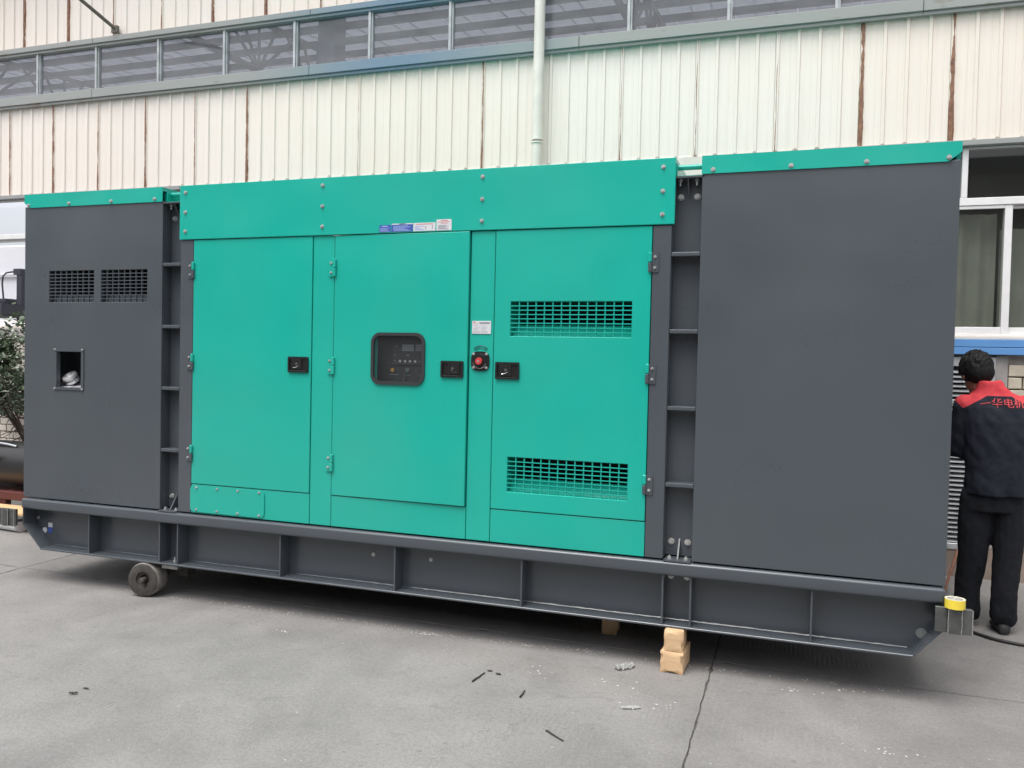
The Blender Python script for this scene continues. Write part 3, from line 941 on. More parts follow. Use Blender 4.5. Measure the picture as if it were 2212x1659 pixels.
# emergency stop
m = MB()
def squircle(cx, cz, w, h, p=3.2, n=40):
    return [(cx + w*math.copysign(abs(cos(2*pi*i/n))**(2/p), cos(2*pi*i/n)), cz + h*math.copysign(abs(sin(2*pi*i/n))**(2/p), sin(2*pi*i/n))) for i in range(n)]
m.prism(squircle(3.569, 1.679, .0575, .0575), 'y', -.006, .0029); m.cyl((3.569, -.006, 1.679), (0, -1, 0), .044, .006, 28, .041)
esp = m.build('stop_plate', M_BLACK, gen, 40)
for x, zz in ((3.528, 1.721), (3.609, 1.721), (3.529, 1.641), (3.609, 1.641)): put(SCREW, 'screw', (x, -.006, zz), esp)
m = MB(); m.cyl((3.569, -.012, 1.679), (0, -1, 0), .013, .012, 16); m.cyl((3.569, -.024, 1.679), (0, -1, 0), .0215, .012, 24, .019); 
m.mi = 1; m.prism([(3.561, 1.679), (3.569, 1.671), (3.577, 1.679), (3.569, 1.687)], 'y', -.0372, -.0362)
m.build('stop_button', [M_RED, M_INK], esp, 40)
m = MB(); m.tube([(3.569+.0425*cos(R(a)), -.0125, 1.679+.0425*sin(R(a))) for a in range(195, 350, 8)], .0014, 5); m.build('plate_arc', M_CHROME, esp)
m = MB(); C0 = (3.569, 1.706)
def arcp(rad, a): return (C0[0]+rad*sin(R(a)), C0[1]+rad*cos(R(a)))
out = [arcp(.066, a) for a in range(-42, 43, 6)]; inn = [arcp(.047, a) for a in range(42, -43, -6)]
pts = out + inn
for i in range(len(pts)):
    p, q2 = pts[i], pts[(i+1) % len(pts)]
    m.tube([(p[0], .0022, p[1]), (q2[0], .0022, q2[1])], .0011, 4)
word = 'EMERGENCY STOP'
for i, ch in enumerate(word):
    a = -36 + 72*i/(len(word)-1)
    ca, sa = cos(R(a)), sin(R(a))
    if ch != ' ': text_mesh(m, ch, .013, lambda x, y: (C0[0] + (.0518+y)*sa + x*ca, .0012, C0[1] + (.0518+y)*ca - x*sa))
m.build('stop_lettering', M_BLACK, gen)

# four stickers in a row above the middle door
def sticker(x0, x1, z0, z1, base, rows, lab):
    m = MB(); m.box(x0, x1, -.0112, -.0102, z0, z1)
    mats = [base]
    for (a, b, c0, d, mt) in rows:
        if mt not in mats: mats.append(mt)
        m.mi = mats.index(mt); w, h = x1-x0, z1-z0
        m.box(x0+a*w, x0+b*w, -.0118, -.0113, z0+c0*h, z0+d*h)
    m.build('warning_sticker', mats, gen, label=lab)
lines = lambda mt, n, z0, z1, a=.08, b=.9: [(a, b - (i % 3)*.13, z0+(z1-z0)*i/n, z0+(z1-z0)*(i+.5)/n, mt) for i in range(n)]
sticker(2.891, 2.969, 2.456, 2.499, M_BLUE, [(.22, .72, .74, .88, M_LBLUE)] + lines(M_LBLUE, 4, .1, .64), 'small plain blue sticker')
sticker(2.974, 3.117, 2.456, 2.505, M_BLUE, [(0, 1, .88, 1, M_PLATE), (.35, .65, .90, .98, M_INKRED)] + lines(M_LBLUE, 5, .08, .80), 'wide blue sticker with white header')
sticker(3.121, 3.266, 2.456, 2.505, M_PLATE, [(.1, .9, .80, .88, M_INKRED), (.55, .58, .2, .6, M_INK), (.85, .88, .2, .7, M_INK)] + lines(M_LBLUE, 4, .12, .70, .08, .5), 'wide white sticker with red heading')
sticker(3.273, 3.371, 2.456, 2.521, M_PLATE, [(.3, .75, .86, .92, M_INKRED), (.1, .9, .74, .78, M_INKRED), (.3, .75, .62, .66, M_INKRED)] + lines(M_INK, 5, .10, .52, .12, .8), 'tall white sticker with red lines')

# ---- pocket columns between the sections ----
def pocket(x0, x1, left):
    m = MB()
    m.box(x0-.02, x1+.02, .085, .095, .62, 2.70); m.box(x0-.012, x0-.001, .034, .085, .62, 2.70); m.box(x1+.001, x1+.012, .034, .085, .62, 2.70)
    m.box(x0-.012, x1+.012, .000, .30, 2.700, 2.709)
    pk = m.build('pocket_column', M_GREY, gen)
    for zz in (2.287, 1.866, 1.445, 1.023):
        r = MB(); r.box(x0-.001, x1+.001, .001, .084, zz-.0115, zz+.0115, .004, 2); r.build('rung', M_GREY, pk)
    xc = (x0+x1)/2
    b = MB(); b.box(x0+.004, x1-.004, -.02, .084, .604, .613); b.prism([(.012, .614), (.083, .614), (.083, .715)], 'x', xc-.004, xc+.004); b.build('foot_bracket', M_GREY, pk)
    b = MB(); b.prism([(.02, 2.699), (.083, 2.699), (.083, 2.60)], 'x', xc-.004, xc+.004); b.build('head_gusset', M_GREY, pk)
    for dx in (-.045, .045):
        put(BIGBOLT, 'bolt', (xc+dx, .085, 2.61), pk); put(BIGBOLT, 'bolt', (xc+dx, .085, .697), pk)
        n = MB(); n.cyl((xc+dx, .045, 2.699), (0, 0, -1), .012, .012, 6); n.cyl((xc+dx, .045, 2.687), (0, 0, -1), .006, .022, 8); n.build('hanging_bolt', M_BOLT, pk)
        n = MB(); n.cyl((xc+dx, .02, .613), (0, 0, 1), .012, .010, 6); n.cyl((xc+dx, .02, .623), (0, 0, 1), .006, .008, 8); n.build('foot_bolt', M_BOLT, pk)
    g2 = MB(); g2.tube([(x0-.02, .06, 2.768), (x1+.02, .06, 2.768)], .015, 12); g2.box(x0+.012, x0+.018, .02, .16, 2.71, 2.785); g2.box(x0-.01, x1+.01, .02, .20, 2.7095, 2.7160)
    g2.build('tie_bar', M_GREEN, pk, 40)
pocket(1.240, 1.386, True)
pocket(4.674, 4.826, False)

# ---- skid base ----
m = MB(); m.box(0.0, 6.073, -.024, .11, .525, .603, .018, 5); m.build('top_rail', M_BASE, gen, 50)
m = MB(); m.box(.172, 5.938, -.012, .11, .237, .250, .003); m.build('bottom_flange', M_BASE, gen)
web = [(.006, .524), (.006, .4085), (.175, .2475), (5.935, .2475), (6.066, .392), (6.066, .524)]
m = MB(); m.prism(web, 'y', .105, .116); m.build('web_plate', M_BASE, gen)
def strip(p, q2, t, y0, y1):
    (x0, z0), (x1, z1) = p, q2; L = math.hypot(x1-x0, z1-z0); nx, nz = -(z1-z0)/L*t, (x1-x0)/L*t
    mm = MB(); mm.prism([(x0, z0), (x1, z1), (x1+nx, z1+nz), (x0+nx, z0+nz)], 'y', y0, y1); return mm
strip((0, .407), (.172, .240), .012, -.006, .104).build('end_slope', M_BASE, gen)
strip((5.938, .240), (6.072, .392), .012, -.006, .104).build('end_slope', M_BASE, gen)
m = MB(); m.box(0, .011, -.006, .104, .409, .5245); m.build('end_plate', M_BASE, gen)
m = MB(); m.box(6.061, 6.072, -.006, .104, .396, .5245); m.build('end_plate', M_BASE, gen)
for x in (.617, 1.238, 1.390, 2.206, 3.032, 3.855, 4.675, 4.827, 5.450):
    m = MB(); m.box(x-.005, x+.005, -.002, .1045, .2505, .5245); m.build('web_rib', M_BASE, gen)
rw = random.Random(3)
pts = [(.19 + 5.73*i/240, .104, .2515 + .0015*rw.random()) for i in range(241)]
m = MB(); m.tube(pts, .005, 5, [.0035 + .0035*rw.random() for _ in pts]); m.build('weld_seam', M_BASE, gen, 60)
# far beam, cross members and an unseen belly block added to keep daylight out from above
m = MB(); m.box(0, 6.07, GD-.11, GD+.02, .525, .60); m.box(.17, 5.94, GD-.11, GD+.0, .237, .25); m.prism(web, 'y', GD-.116, GD-.112); m.build('far_beam', M_BASE, gen)
m = MB(); m.box(.25, 5.86, .118, GD-.118, .30, .50); m.box(.02, 6.05, .118, GD-.118, .535, .60); m.build('belly_light_block', M_BASE, gen)
for x in (.0, 6.052):
    m = MB(); m.box(x, x+.02, .118, GD-.118, .40, .534); m.build('end_beam', M_BASE, gen)
# marks and plugs on the web
for x, zz, r, mt in ((.092, .352, .021, M_PLATE), (5.985, .335, .026, mat('plug_grey', (.22, .23, .23), .6, vary=.2, vscale=40))):
    m = MB(); m.cyl((x, .105, zz), (0, -1, 0), r, .003, 20); m.build('hole_plug', mt, gen)
m = MB(); m.box(.125, .165, .103, .1045, .378, .410); m.mi = 1; m.box(.125, .163, .103, .1045, .336, .376); m.build('base_sticker', [M_PLATE, M_BLUE], gen)
for x, zz in ((.03, .44), (2.83, .435), (3.23, .441)): put(BOLT, 'bolt', (x, .105, zz), gen)
for x in (4.705, 4.795): put(BIGBOLT, 'bolt', (x, .105, .498), gen)
# clamp plate under the base by the wheel
m = MB(); m.box(1.27, 1.40, -.01, .09, .214, .2355); m.build('clamp_plate', M_STEEL, gen)
m = MB(); m.cyl((1.335, .04, .2505), (0, 0, 1), .011, .012, 6); m.cyl((1.335, .04, .2625), (0, 0, 1), .0055, .022, 8); m.build('clamp_bolt', M_BOLT, gen)

# folded lug plates at both ends of the base
def lug(xs, name):
    m = MB()
    ys = (-.062, -.078, -.070)
    for i in range(3):
        a, b = xs[i], xs[i+1]
        m.mi = 0
        m.box(a+.0015, b-.0015, ys[i], ys[i]+.014, .400, .524, .002)
    m.box(xs[0]+.004, xs[3]-.006, -.055, -.036, .405, .522); m.box(xs[0]+.02, xs[3]-.03, -.036, .09, .42, .44)
    m.mi = 1
    for i in (1, 2):
        pts = [(xs[i]+.003*noise.noise((t*2.1, i, xs[0])), -.0775, .402+.121*t/14) for t in range(15)]
        m.tube(pts, .003, 5, [.0022+.0022*abs(noise.noise((t*1.3, i*3., 1.))) for t in range(15)])
    m.box(xs[3]-.0055, xs[3]-.0012, -.0725, -.055, .402, .522)
    return m.build(name, [M_LUG, M_WELD], gen)
lug([6.020, 6.077, 6.137, 6.188], 'lifting_lug')
lug([-.168, -.115, -.060, -.006], 'lifting_lug')

# ================================================================== UNSEEN BUILDING ADDED TO BLOCK THE LOW SKY
wk = thing('sky_blocker', (3, -17, 0), 'grey workshop added unseen across the yard to shade the base', 'building')
m = MB(); m.box(-32, 40, -22, -17, 0, 7.6); m.build('wall', mat('blocker_wall', (.24, .235, .225), .8, vary=.15, vscale=.6), wk)
m = MB(); m.box(-32.3, 40.3, -22.3, -16.6, 7.62, 7.9); m.build('roof', mat('blocker_roof', (.16, .17, .18), .7), wk)
for i in range(13):
    x = -30 + i*5.4
    m = MB(); m.box(x, x+3.6, -17.02, -16.96, 3.2, 5.2); m.build('window', mat('blocker_window', (.05, .055, .06), .15), wk)

# ================================================================== TAPE, BLOCKS, TROLLEY WHEELS
tp = thing('tape_roll', (6.108, -.052, .5245), 'roll of yellow adhesive tape lying on the steel lug of the base', 'tape')
n = 40
m = MB(); tc = (6.108, -.052)
prof = [(.046, .5245), (.046, .5695), (.0395, .5695), (.0395, .5245)]
vs = [[m.bm.verts.new((tc[0]+r_*cos(2*pi*i/n), tc[1]+r_*sin(2*pi*i/n), zz)) for r_, zz in prof] for i in range(n)]
for i in range(n):
    for k in range(4):
        f = m.bm.faces.new((vs[i][k], vs[(i+1) % n][k], vs[(i+1) % n][(k+1) % 4], vs[i][(k+1) % 4]))
        f.material_index = 0 if k == 0 else 1
m.build('tape_winding', [M_TAPE, mat('tape_edge', (.70, .66, .50), .6)], tp, 40)
m = MB(); prof = [(.039, .526), (.039, .568), (.036, .568), (.036, .526)]
vs = [[m.bm.verts.new((tc[0]+r_*cos(2*pi*i/n), tc[1]+r_*sin(2*pi*i/n), zz)) for r_, zz in prof] for i in range(n)]
for i in range(n):
    for k in range(4): m.bm.faces.new((vs[i][k], vs[(i+1) % n][k], vs[(i+1) % n][(k+1) % 4], vs[i][(k+1) % 4]))
m.build('cardboard_core', M_CARD, tp, 40)

def timber(x0, x1, y0, y1, z0, z1, rz, label, seed, group='timber blocks under the generator base'):
    m = MB(); m.box(x0, x1, y0, y1, z0, z1)
    bmesh.ops.subdivide_edges(m.bm, edges=m.bm.edges[:], cuts=7, use_grid_fill=True)
    for v in m.bm.verts:
        c = sum(1 for val, lo, hi in ((v.co.x, x0, x1), (v.co.y, y0, y1), (v.co.z, z0, z1)) if min(abs(val-lo), abs(val-hi)) < 1e-5)
        d = noise.noise((v.co*28 + Vector((seed, 0, 0))))
        if c >= 2:
            ctr = Vector(((x0+x1)/2, (y0+y1)/2, (z0+z1)/2))
            k = .0035 + max(0, d)*.022
            dirv = Vector([(cc-vv) if min(abs(vv-lo), abs(vv-hi)) < 1e-5 else 0 for cc, vv, lo, hi in zip(ctr, v.co, (x0, y0, z0), (x1, y1, z1))])
            if abs(v.co.z-z0) > 1e-5 and abs(v.co.z-z1) > 1e-5 or True:
                dirv.z *= .35
                v.co += dirv.normalized()*k
        else:
            v.co += Vector((0, .0015*d, 0))
    o = m.build('wooden_block', M_WOOD, None, 30)
    origin_to(o, ((x0+x1)/2, (y0+y1)/2, z0)); o.rotation_euler.z = rz
    return tag(o, label, 'block', group)
timber(4.692, 4.800, -.05, .17, .1195, .2365, R(2), 'pale wooden block on top, right under the skid base', 1.)
timber(4.684, 4.812, -.055, .17, 0, .119, R(-3), 'pale wooden block on the ground carrying another block', 5.)
timber(4.235, 4.33, .45, .60, 0, .117, R(4), 'lone wooden block in the dark far under the base', 9.)
timber(4.24, 4.325, .455, .60, .1175, .2365, R(-2), 'wooden block in the dark under the base, on another block', 12.)

# trolley: two iron wheels on an axle
axd = Vector((.155, -.99, 0)).normalized()
tr = thing('trolley_axle', (1.16, .4, 0), 'old iron wheel and axle trolley pushed under the left part of the base', 'trolley')
def iron_wheel(face_c):
    c = Vector(face_c); b = -axd
    n = 44; ux = Vector((0, 0, 1)); uy = axd.cross(ux)
    prof = [(.0, .045), (.030, .045), (.033, .020), (.052, .016), (.056, .004), (.104, .0), (.112, .004), (.1175, .018), (.1175, .112), (.112, .124), (.0, .124)]
    m = MB(); rings = []
    for r_, t in prof[1:-1]:
        rings.append([m.bm.verts.new(c + b*t + r_*(cos(2*pi*i/n)*ux + sin(2*pi*i/n)*uy)) for i in range(n)])
    for j in range(len(rings)-1):
        for i in range(n):
            f = m.bm.faces.new((rings[j][i], rings[j][(i+1) % n], rings[j+1][(i+1) % n], rings[j+1][i]))
            f.material_index = 1 if prof[j+1][0] > .110 else 0
    m.bm.faces.new(rings[0]); m.bm.faces.new(rings[-1])
    m.noisy(.0012, 40)
    w = m.build('wheel', [M_IRON, M_TREAD], tr, 40)
    h = MB(); h.cyl(c+b*.05, axd, .020, .062, 20); h.cyl(c+b*-.012, axd, .0165, .006, 20, .012); h.build('hub', M_IRON, w, 40)
f1 = Vector((1.125, -.03, .1185))
iron_wheel(f1)
iron_wheel(f1 - axd*1.7)
m = MB(); m.cyl(f1-axd*1.72, axd, .022, 1.66, 14); m.box(1.02, 1.34, .16, .24, .12, .213); m.box(.82, 1.1, 1.44, 1.52, .12, .213); m.build('axle_bar', M_IRON, tr, 40)

# ================================================================== PERSON
def ell(cx, cy, cz, rx, ry, n=20, tilt=0., p=2.4):
    out = []
    for i in range(n):
        a = 2*pi*i/n; c_, s_ = cos(a), sin(a)
        x = rx*math.copysign(abs(c_)**(2/p), c_); y = ry*math.copysign(abs(s_)**(2/p), s_)
        out.append(Vector((cx+x, cy+y, cz + y*tilt)))
    return out
def limb(mb, pts, rads, n=14):
    """round limb through the joints, with a closed end"""
    P = []; Q = []
    pts = [Vector(p) for p in pts]
    for i in range(len(pts)-1):
        for k in range(6):
            t = k/6; P.append(pts[i].lerp(pts[i+1], t)); Q.append(rads[i]*(1-t)+rads[i+1]*t)
    P.append(pts[-1]); Q.append(rads[-1])
    mb.tube(P, 0, n, Q)
    mb.sph(P[0], Q[0]*.985, 14, 10); mb.sph(P[-1], Q[-1]*.985, 14, 10)
def remesh(mb, voxel, smooth, fold=None):
    me = bpy.data.meshes.new('tmp'); bmesh.ops.recalc_face_normals(mb.bm, faces=mb.bm.faces[:]); mb.bm.to_mesh(me); mb.bm.free()
    o = bpy.data.objects.new('tmp', me); COL.objects.link(o)
    md = o.modifiers.new('r', 'REMESH'); md.mode = 'VOXEL'; md.voxel_size = voxel; md.use_smooth_shade = True
    s_ = o.modifiers.new('s', 'SMOOTH'); s_.iterations = smooth; s_.factor = .5
    dg = bpy.context.evaluated_depsgraph_get()
    me2 = bpy.data.meshes.new_from_object(o.evaluated_get(dg))
    bpy.data.objects.remove(o); bpy.data.meshes.remove(me)
    if fold:
        nv = [v.normal.copy() for v in me2.vertices]
        for v, nn in zip(me2.vertices, nv): v.co += nn*fold(v.co)
    me2.shade_smooth()
    return me2
PX, PY = 6.575, 1.55
per = thing('person', (PX, PY, 0), 'man in navy overalls with red shoulders, back turned, bent over the end of the generator', 'person')
M_SKIN = mat('skin', (.33, .19, .125), .5, vary=.08, vscale=20)
M_HAIR = mat('black_hair', (.006, .0055, .0055), .62, spec=.25, bump=.6, bscale=160, bdist=.004)
M_NAVYP = mat('navy_trousers', (.011, .012, .016), .9, spec=.25, vary=.2, vscale=30, bump=.15, bscale=120, bdist=.003)
M_SHOE = mat('dark_shoe', (.012, .011, .011), .6)
def jacket_mat():
    k = NT('navy_jacket')
    b = k.bsdf((.014, .016, .026), .9, spec=.25)
    p = k.pos(); x = k.xyz(p)
    # the red yoke: above a line that is level across the back and falls to the sleeve seam
    dx = k.math('ABSOLUTE', k.math('SUBTRACT', x[0], 6.59))
    drop = k.math('MULTIPLY', k.math('MAXIMUM', k.math('SUBTRACT', dx, .07), 0.), .62)
    line = k.math('SUBTRACT', 1.527, drop)
    m1 = k.math('MULTIPLY', k.math('SUBTRACT', x[2], line), 900., True)
    # beyond the sleeve seam the sleeve is navy again below the shoulder point
    seam = k.math('SUBTRACT', 1.44, k.math('MULTIPLY', k.math('SUBTRACT', .205, dx), 1.))
    s2 = k.math('ADD', 1.43, k.math('MULTIPLY', k.math('SUBTRACT', dx, .200), 1.25))
    m2 = k.math('MULTIPLY', k.math('SUBTRACT', x[2], s2), 900., True)
    red = k.math('MULTIPLY', m1, m2)
    n_ = k.noise(p, 24, 4)
    navy = k.ramp(n_, [(.3, (.010, .012, .019)), (.7, (.018, .021, .032))])
    rc = k.ramp(n_, [(.3, (.46, .040, .050)), (.7, (.56, .060, .070))])
    k.l(k.mix(red, navy, rc), b.inputs['Base Color'])
    k.l(k.bump(k.noise(k.scale(p, (1, 1, .5)), 22, 4), .35, .012), b.inputs['Normal'])
    return k.m
M_JACK = jacket_mat()
headc = Vector((6.480, 1.695, 1.672))
sh_l, el_l, wr_l = Vector((6.405, 1.60, 1.455)), Vector((6.392, 1.63, 1.165)), Vector((6.19, 1.80, 1.235))
sh_r, el_r, wr_r = Vector((6.775, 1.60, 1.465)), Vector((6.845, 1.70, 1.19)), Vector((6.63, 1.90, 1.16))
hip_l, kn_l, an_l = Vector((6.492, 1.55, .88)), Vector((6.478, 1.555, .48)), Vector((6.458, 1.60, .10))
hip_r, kn_r, an_r = Vector((6.662, 1.54, .88)), Vector((6.668, 1.52, .48)), Vector((6.650, 1.50, .10))
# body: one continuous surface
m = MB()
m.loft([ell(6.575, 1.545, .84, .13, .10), ell(6.575, 1.55, 1.0, .14, .10), ell(6.588, 1.56, 1.2, .15, .105), ell(6.592, 1.58, 1.38, .175, .11), ell(6.588, 1.60, 1.48, .15, .09), ell(6.565, 1.63, 1.545, .07, .065)])
limb(m, [Vector((6.565, 1.625, 1.5)), headc+Vector((0.01, -.02, -.06))], [.066, .058])
hm = Matrix.Rotation(R(14), 3, 'Z') @ Matrix.Rotation(R(-24), 3, 'X')
def H(x, y, z_): return headc + hm @ Vector((x, y, z_))
m.sph(H(0, -.005, .015), 1, 20, 14, (.078, .098, .105)); m.sph(H(0, .03, -.05), 1, 18, 12, (.060, .070, .075))
m.sph(H(0, .105, -.028), .016, 10, 8, (.8, 1, 1.3)); m.sph(H(0, .075, -.105), .026, 10, 8)
for s_ in (-1, 1):
    m.sph(H(s_*.083, -.005, -.015), 1, 12, 10, (.012, .022, .034)); m.sph(H(s_*.03, .085, .018), .02, 10, 8)
for a, b, c in ((sh_l, el_l, wr_l), (sh_r, el_r, wr_r)): limb(m, [a, b, c], [.050, .042, .028])
for a, b, c in ((hip_l, kn_l, an_l), (hip_r, kn_r, an_r)): limb(m, [a, b, c], [.080, .055, .042])
for an in (an_l, an_r):
    limb(m, [an+Vector((0, -.02, -.06)), an+Vector((-.005, .15, -.07))], [.022, .020])
def hand(mb, wr, dirv, upv, side):
    d = Vector(dirv).normalized(); u = Vector(upv).normalized(); s_ = d.cross(u)*side
    limb(mb, [wr, wr+d*.085], [.028, .034], 12)
    mb.sph(wr+d*.06, 1, 14, 10, (.036, .036, .030))
    for i, L in enumerate((.072, .080, .074, .058)):
        r0 = wr + d*.085 + s_*(.030 - .020*i)
        p1 = r0 + d*L*.45 - u*.006; p2 = p1 + d*L*.3 - u*L*.28; p3 = p2 + d*L*.08 - u*L*.32
        limb(mb, [r0, p1, p2, p3], [.0092, .0088, .0080, .0068], 8)
    t0 = wr + d*.035 + s_*.030; t1 = t0 + d*.032 + s_*.026 - u*.006; t2 = t1 + d*.030 + s_*.004 - u*.012
    limb(mb, [t0, t1, t2], [.012, .0105, .0085], 8)
hand(m, wr_l, (-.62, .62, .1), (.2, 0, 1), 1)
hand(m, wr_r, (-.6, .72, -.05), (.2, 0, 1), -1)
link('body', remesh(m, .006, 3), per).data.materials.append(M_SKIN)
m = MB()
for s_ in (-1, 1): m.sph(H(s_*.031, .098, .010), .010, 10, 8)
m.build('eyes', M_SHOE, per, 60)
# hair: cap over the crown and the back of the head, down to the nape
m = MB()
m.sph(H(0, -.012, .030), 1, 24, 16, (.098, .116, .112)); m.sph(H(0, -.055, -.015), 1, 20, 14, (.088, .070, .085))
for i in range(420):
    a = random.uniform(0, 2*pi); el_ = random.uniform(-.35, 1.5)
    p = Vector((cos(a)*cos(el_)*.097, sin(a)*cos(el_)*.114-.014, .028+sin(el_)*.112))
    if p.y > .04 and p.z < .03: continue
    t = Vector((random.uniform(-.3, .3), -.4, -1)).normalized()
    m.sph(headc + hm @ p, random.uniform(.008, .013), 6, 5, (.8, .8, 1.8))
hair = remesh(m, .005, 1, lambda c: .003*noise.noise(Vector((c.x*150, c.y*150, c.z*50))))
link('hair', hair, per).data.materials.append(M_HAIR)
# jacket
m = MB()
m.loft([ell(6.592, 1.545, .885, .186, .156), ell(6.592, 1.545, .93, .184, .155), ell(6.592, 1.55, 1.05, .178, .150), ell(6.592, 1.56, 1.2, .184, .150), ell(6.592, 1.58, 1.36, .205, .150), ell(6.590, 1.595, 1.45, .215, .130), ell(6.588, 1.605, 1.505, .185, .105, tilt=.1), ell(6.572, 1.615, 1.55, .115, .085, tilt=.1), ell(6.558, 1.622, 1.58, .085, .078)])
m.loft([ell(6.556, 1.622, 1.56, .088, .084), ell(6.548, 1.628, 1.600, .080, .078, tilt=-.15), ell(6.545, 1.632, 1.618, .074, .072, tilt=-.15)])
limb(m, [sh_l+Vector((.012, 0, -.005)), el_l, wr_l], [.082, .076, .055]); limb(m, [sh_r+Vector((-.012, 0, -.005)), el_r, wr_r], [.082, .076, .055])
def jf(c):
    return .012*noise.noise((c.x*9, c.y*9, c.z*4)) + .007*noise.noise((c.x*17+c.z*11, c.y*16, c.z*9))
jme = remesh(m, .007, 4, jf)
jack = link('jacket', jme, per); jme.materials.append(M_JACK)
# trousers
m = MB()
m.loft([ell(6.575, 1.545, .96, .150, .125), ell(6.575, 1.545, .86, .165, .135), ell(6.573, 1.545, .78, .168, .13)])
limb(m, [hip_l+Vector((0, 0, -.02)), Vector((6.482, 1.55, .66)), kn_l, an_l+Vector((0, -.01, .15)), an_l+Vector((0, -.005, .0))], [.104, .100, .086, .080, .084])
limb(m, [hip_r+Vector((0, 0, -.02)), Vector((6.672, 1.535, .66)), kn_r, an_r+Vector((0, -.01, .15)), an_r+Vector((0, -.005, .012))], [.108, .098, .084, .080, .084])
def tf(c):
    k = 1.0 + max(0, .45-c.z)*2.5
    return k*(.009*noise.noise((c.x*9, c.y*9, c.z*3.2+3)) + .004*noise.noise((c.x*20+c.z*9, c.y*20, c.z*13)))
link('trousers', remesh(m, .007, 4, tf), per).data.materials.append(M_NAVYP)
for an in (an_l, an_r):
    m = MB(); f0 = an + Vector((0, -.075, 0)); f1_ = an + Vector((-.008, .175, 0))
    ring = []
    for t, w, h in ((0, .028, .05), (.1, .040, .075), (.3, .042, .085), (.55, .046, .07), (.8, .044, .048), (1, .024, .03)):
        c = f0.lerp(f1_, t); ring.append([Vector((c.x+w*cos(2*pi*i/16), c.y, max(.002, .002+h*.5+h*.5*sin(2*pi*i/16)))) for i in range(16)])
    m.loft(ring); m.build('shoe', M_SHOE, per, 60)
# lettering on the back of the jacket, laid onto the cloth
jb = bmesh.new(); jb.from_mesh(jme)
from mathutils.bvhtree import BVHTree
bv = BVHTree.FromBMesh(jb)
m = MB()
def onback(x, z_):
    h = bv.ray_cast(Vector((x, .8, z_)), Vector((0, 1, 0)))
    return Vector((x, (h[0].y if h[0] else 1.45) - .003, z_))
STROKES = {
 '华': [[(.36, 1), (.22, .78), (.05, .62)], [(.23, .78), (.23, .5)], [(.86, .95), (.62, .76)], [(.60, 1), (.60, .62), (.68, .56), (.92, .56), (.94, .68)], [(.02, .32), (.98, .32)], [(.5, .5), (.5, 0)]],
 '电': [[(.14, .85), (.14, .32)], [(.14, .85), (.82, .85), (.82, .32)], [(.14, .59), (.82, .59)], [(.14, .33), (.82, .33)], [(.48, 1), (.48, .12), (.56, .04), (.96, .04), (.97, .2)]],
 '机': [[(.02, .75), (.42, .75)], [(.23, 1), (.23, 0)], [(.22, .7), (.02, .34)], [(.24, .6), (.42, .42)], [(.54, .92), (.54, .4), (.42, .02)], [(.54, .92), (.82, .92), (.82, .14), (.86, .05), (.97, .05), (.98, .2)]],
 '一': [[(0, .36), (1, .56)]],
}
for ch, x0, w, z0, h in (('一', 6.476, .060, 1.452, .060), ('华', 6.542, .060, 1.456, .056), ('电', 6.606, .058, 1.456, .056), ('机', 6.668, .060, 1.456, .056)):
    for stn in STROKES[ch]:
        pts = []
        for i in range(len(stn)-1):
            for t in range(5):
                q = t/5; u = stn[i][0]*(1-q)+stn[i+1][0]*q; v = stn[i][1]*(1-q)+stn[i+1][1]*q
                pts.append(onback(x0+u*w, z0+v*h))
        pts.append(onback(x0+stn[-1][0]*w, z0+stn[-1][1]*h))
        m.tube(pts, .0032, 5)
m.build('lettering', mat('red_print', (.56, .06, .07), .8), jack)
jb.free()

# ================================================================== THINGS AT THE LEFT, BEHIND THE GENERATOR
# black tank on a maroon stand
tk = thing('steel_tank', (-1.95, 1.5, 0), 'black horizontal cylinder with a chrome handle on a maroon frame', 'tank')
m = MB(); ty, tz, trd = 1.66, .545, .225
m.cyl((-3.2, ty, tz), (1, 0, 0), trd, 2.4, 40); m.sph((-3.2, ty, tz), trd, 32, 16, (.35, 1, 1)); m.sph((-.8, ty, tz), trd, 32, 16, (.35, 1, 1))
m.build('tank_body', mat('satin_black', (.014, .014, .015), .42), tk, 40)
m = MB(); m.tube([(-2.35+.06*i, ty-.13, tz+.192+.022*sin(pi*i/8)) for i in range(9)], .014, 8); m.build('handle', M_CHROME, tk, 60)
m = MB(); m.cyl((-2.06, ty-.20, tz+.03), (.3, -.5, .75), .022, .10, 12)
m.mi = 1; m.cyl((-2.05, ty-.25, tz+.13), (1, -.2, -.25), .008, .07, 8); m.cyl((-2.12, ty-.23, tz+.03), (1, -.2, -.35), .008, .09, 8)
m.build('valve', [M_BLACK, M_CHROME], tk, 40)
m = MB(); m.box(-3.3, -.7, 1.44, 1.52, .225, .305, .004); m.box(-3.3, -.7, 1.80, 1.88, .225, .305, .004)
for x in (-3.2, -2.0, -.85): m.box(x, x+.08, 1.53, 1.79, .225, .305); m.box(x, x+.08, 1.45, 1.51, 0, .224); m.box(x, x+.08, 1.81, 1.87, 0, .224)
m.build('stand', mat('maroon_paint', (.085, .022, .020), .55, vary=.2), tk)
m = MB(); m.box(-2.6, -.75, 1.10, 1.40, .170, .190, .001)
pb = m.build('plywood_board', M_PLY); origin_to(pb, (-1.7, 1.25, .17)); tag(pb, 'orange plywood board lying flat beside the black tank', 'board')
for x in (-2.5, -1.0):
    m = MB(); m.box(x, x+.12, 1.12, 1.38, 0, .1695); m.build('board_support', M_WOOD, pb)
m = MB(); m.tube([(-2.35, 1.27, .0775), (-1.40, 1.19, .0775)], .0775, 24)
wp = m.build('white_pipe', mat('white_plastic', (.74, .74, .76), .35), None, 40); origin_to(wp, (-1.87, 1.23, 0)); tag(wp, 'short white plastic pipe on the concrete under the board', 'pipe')

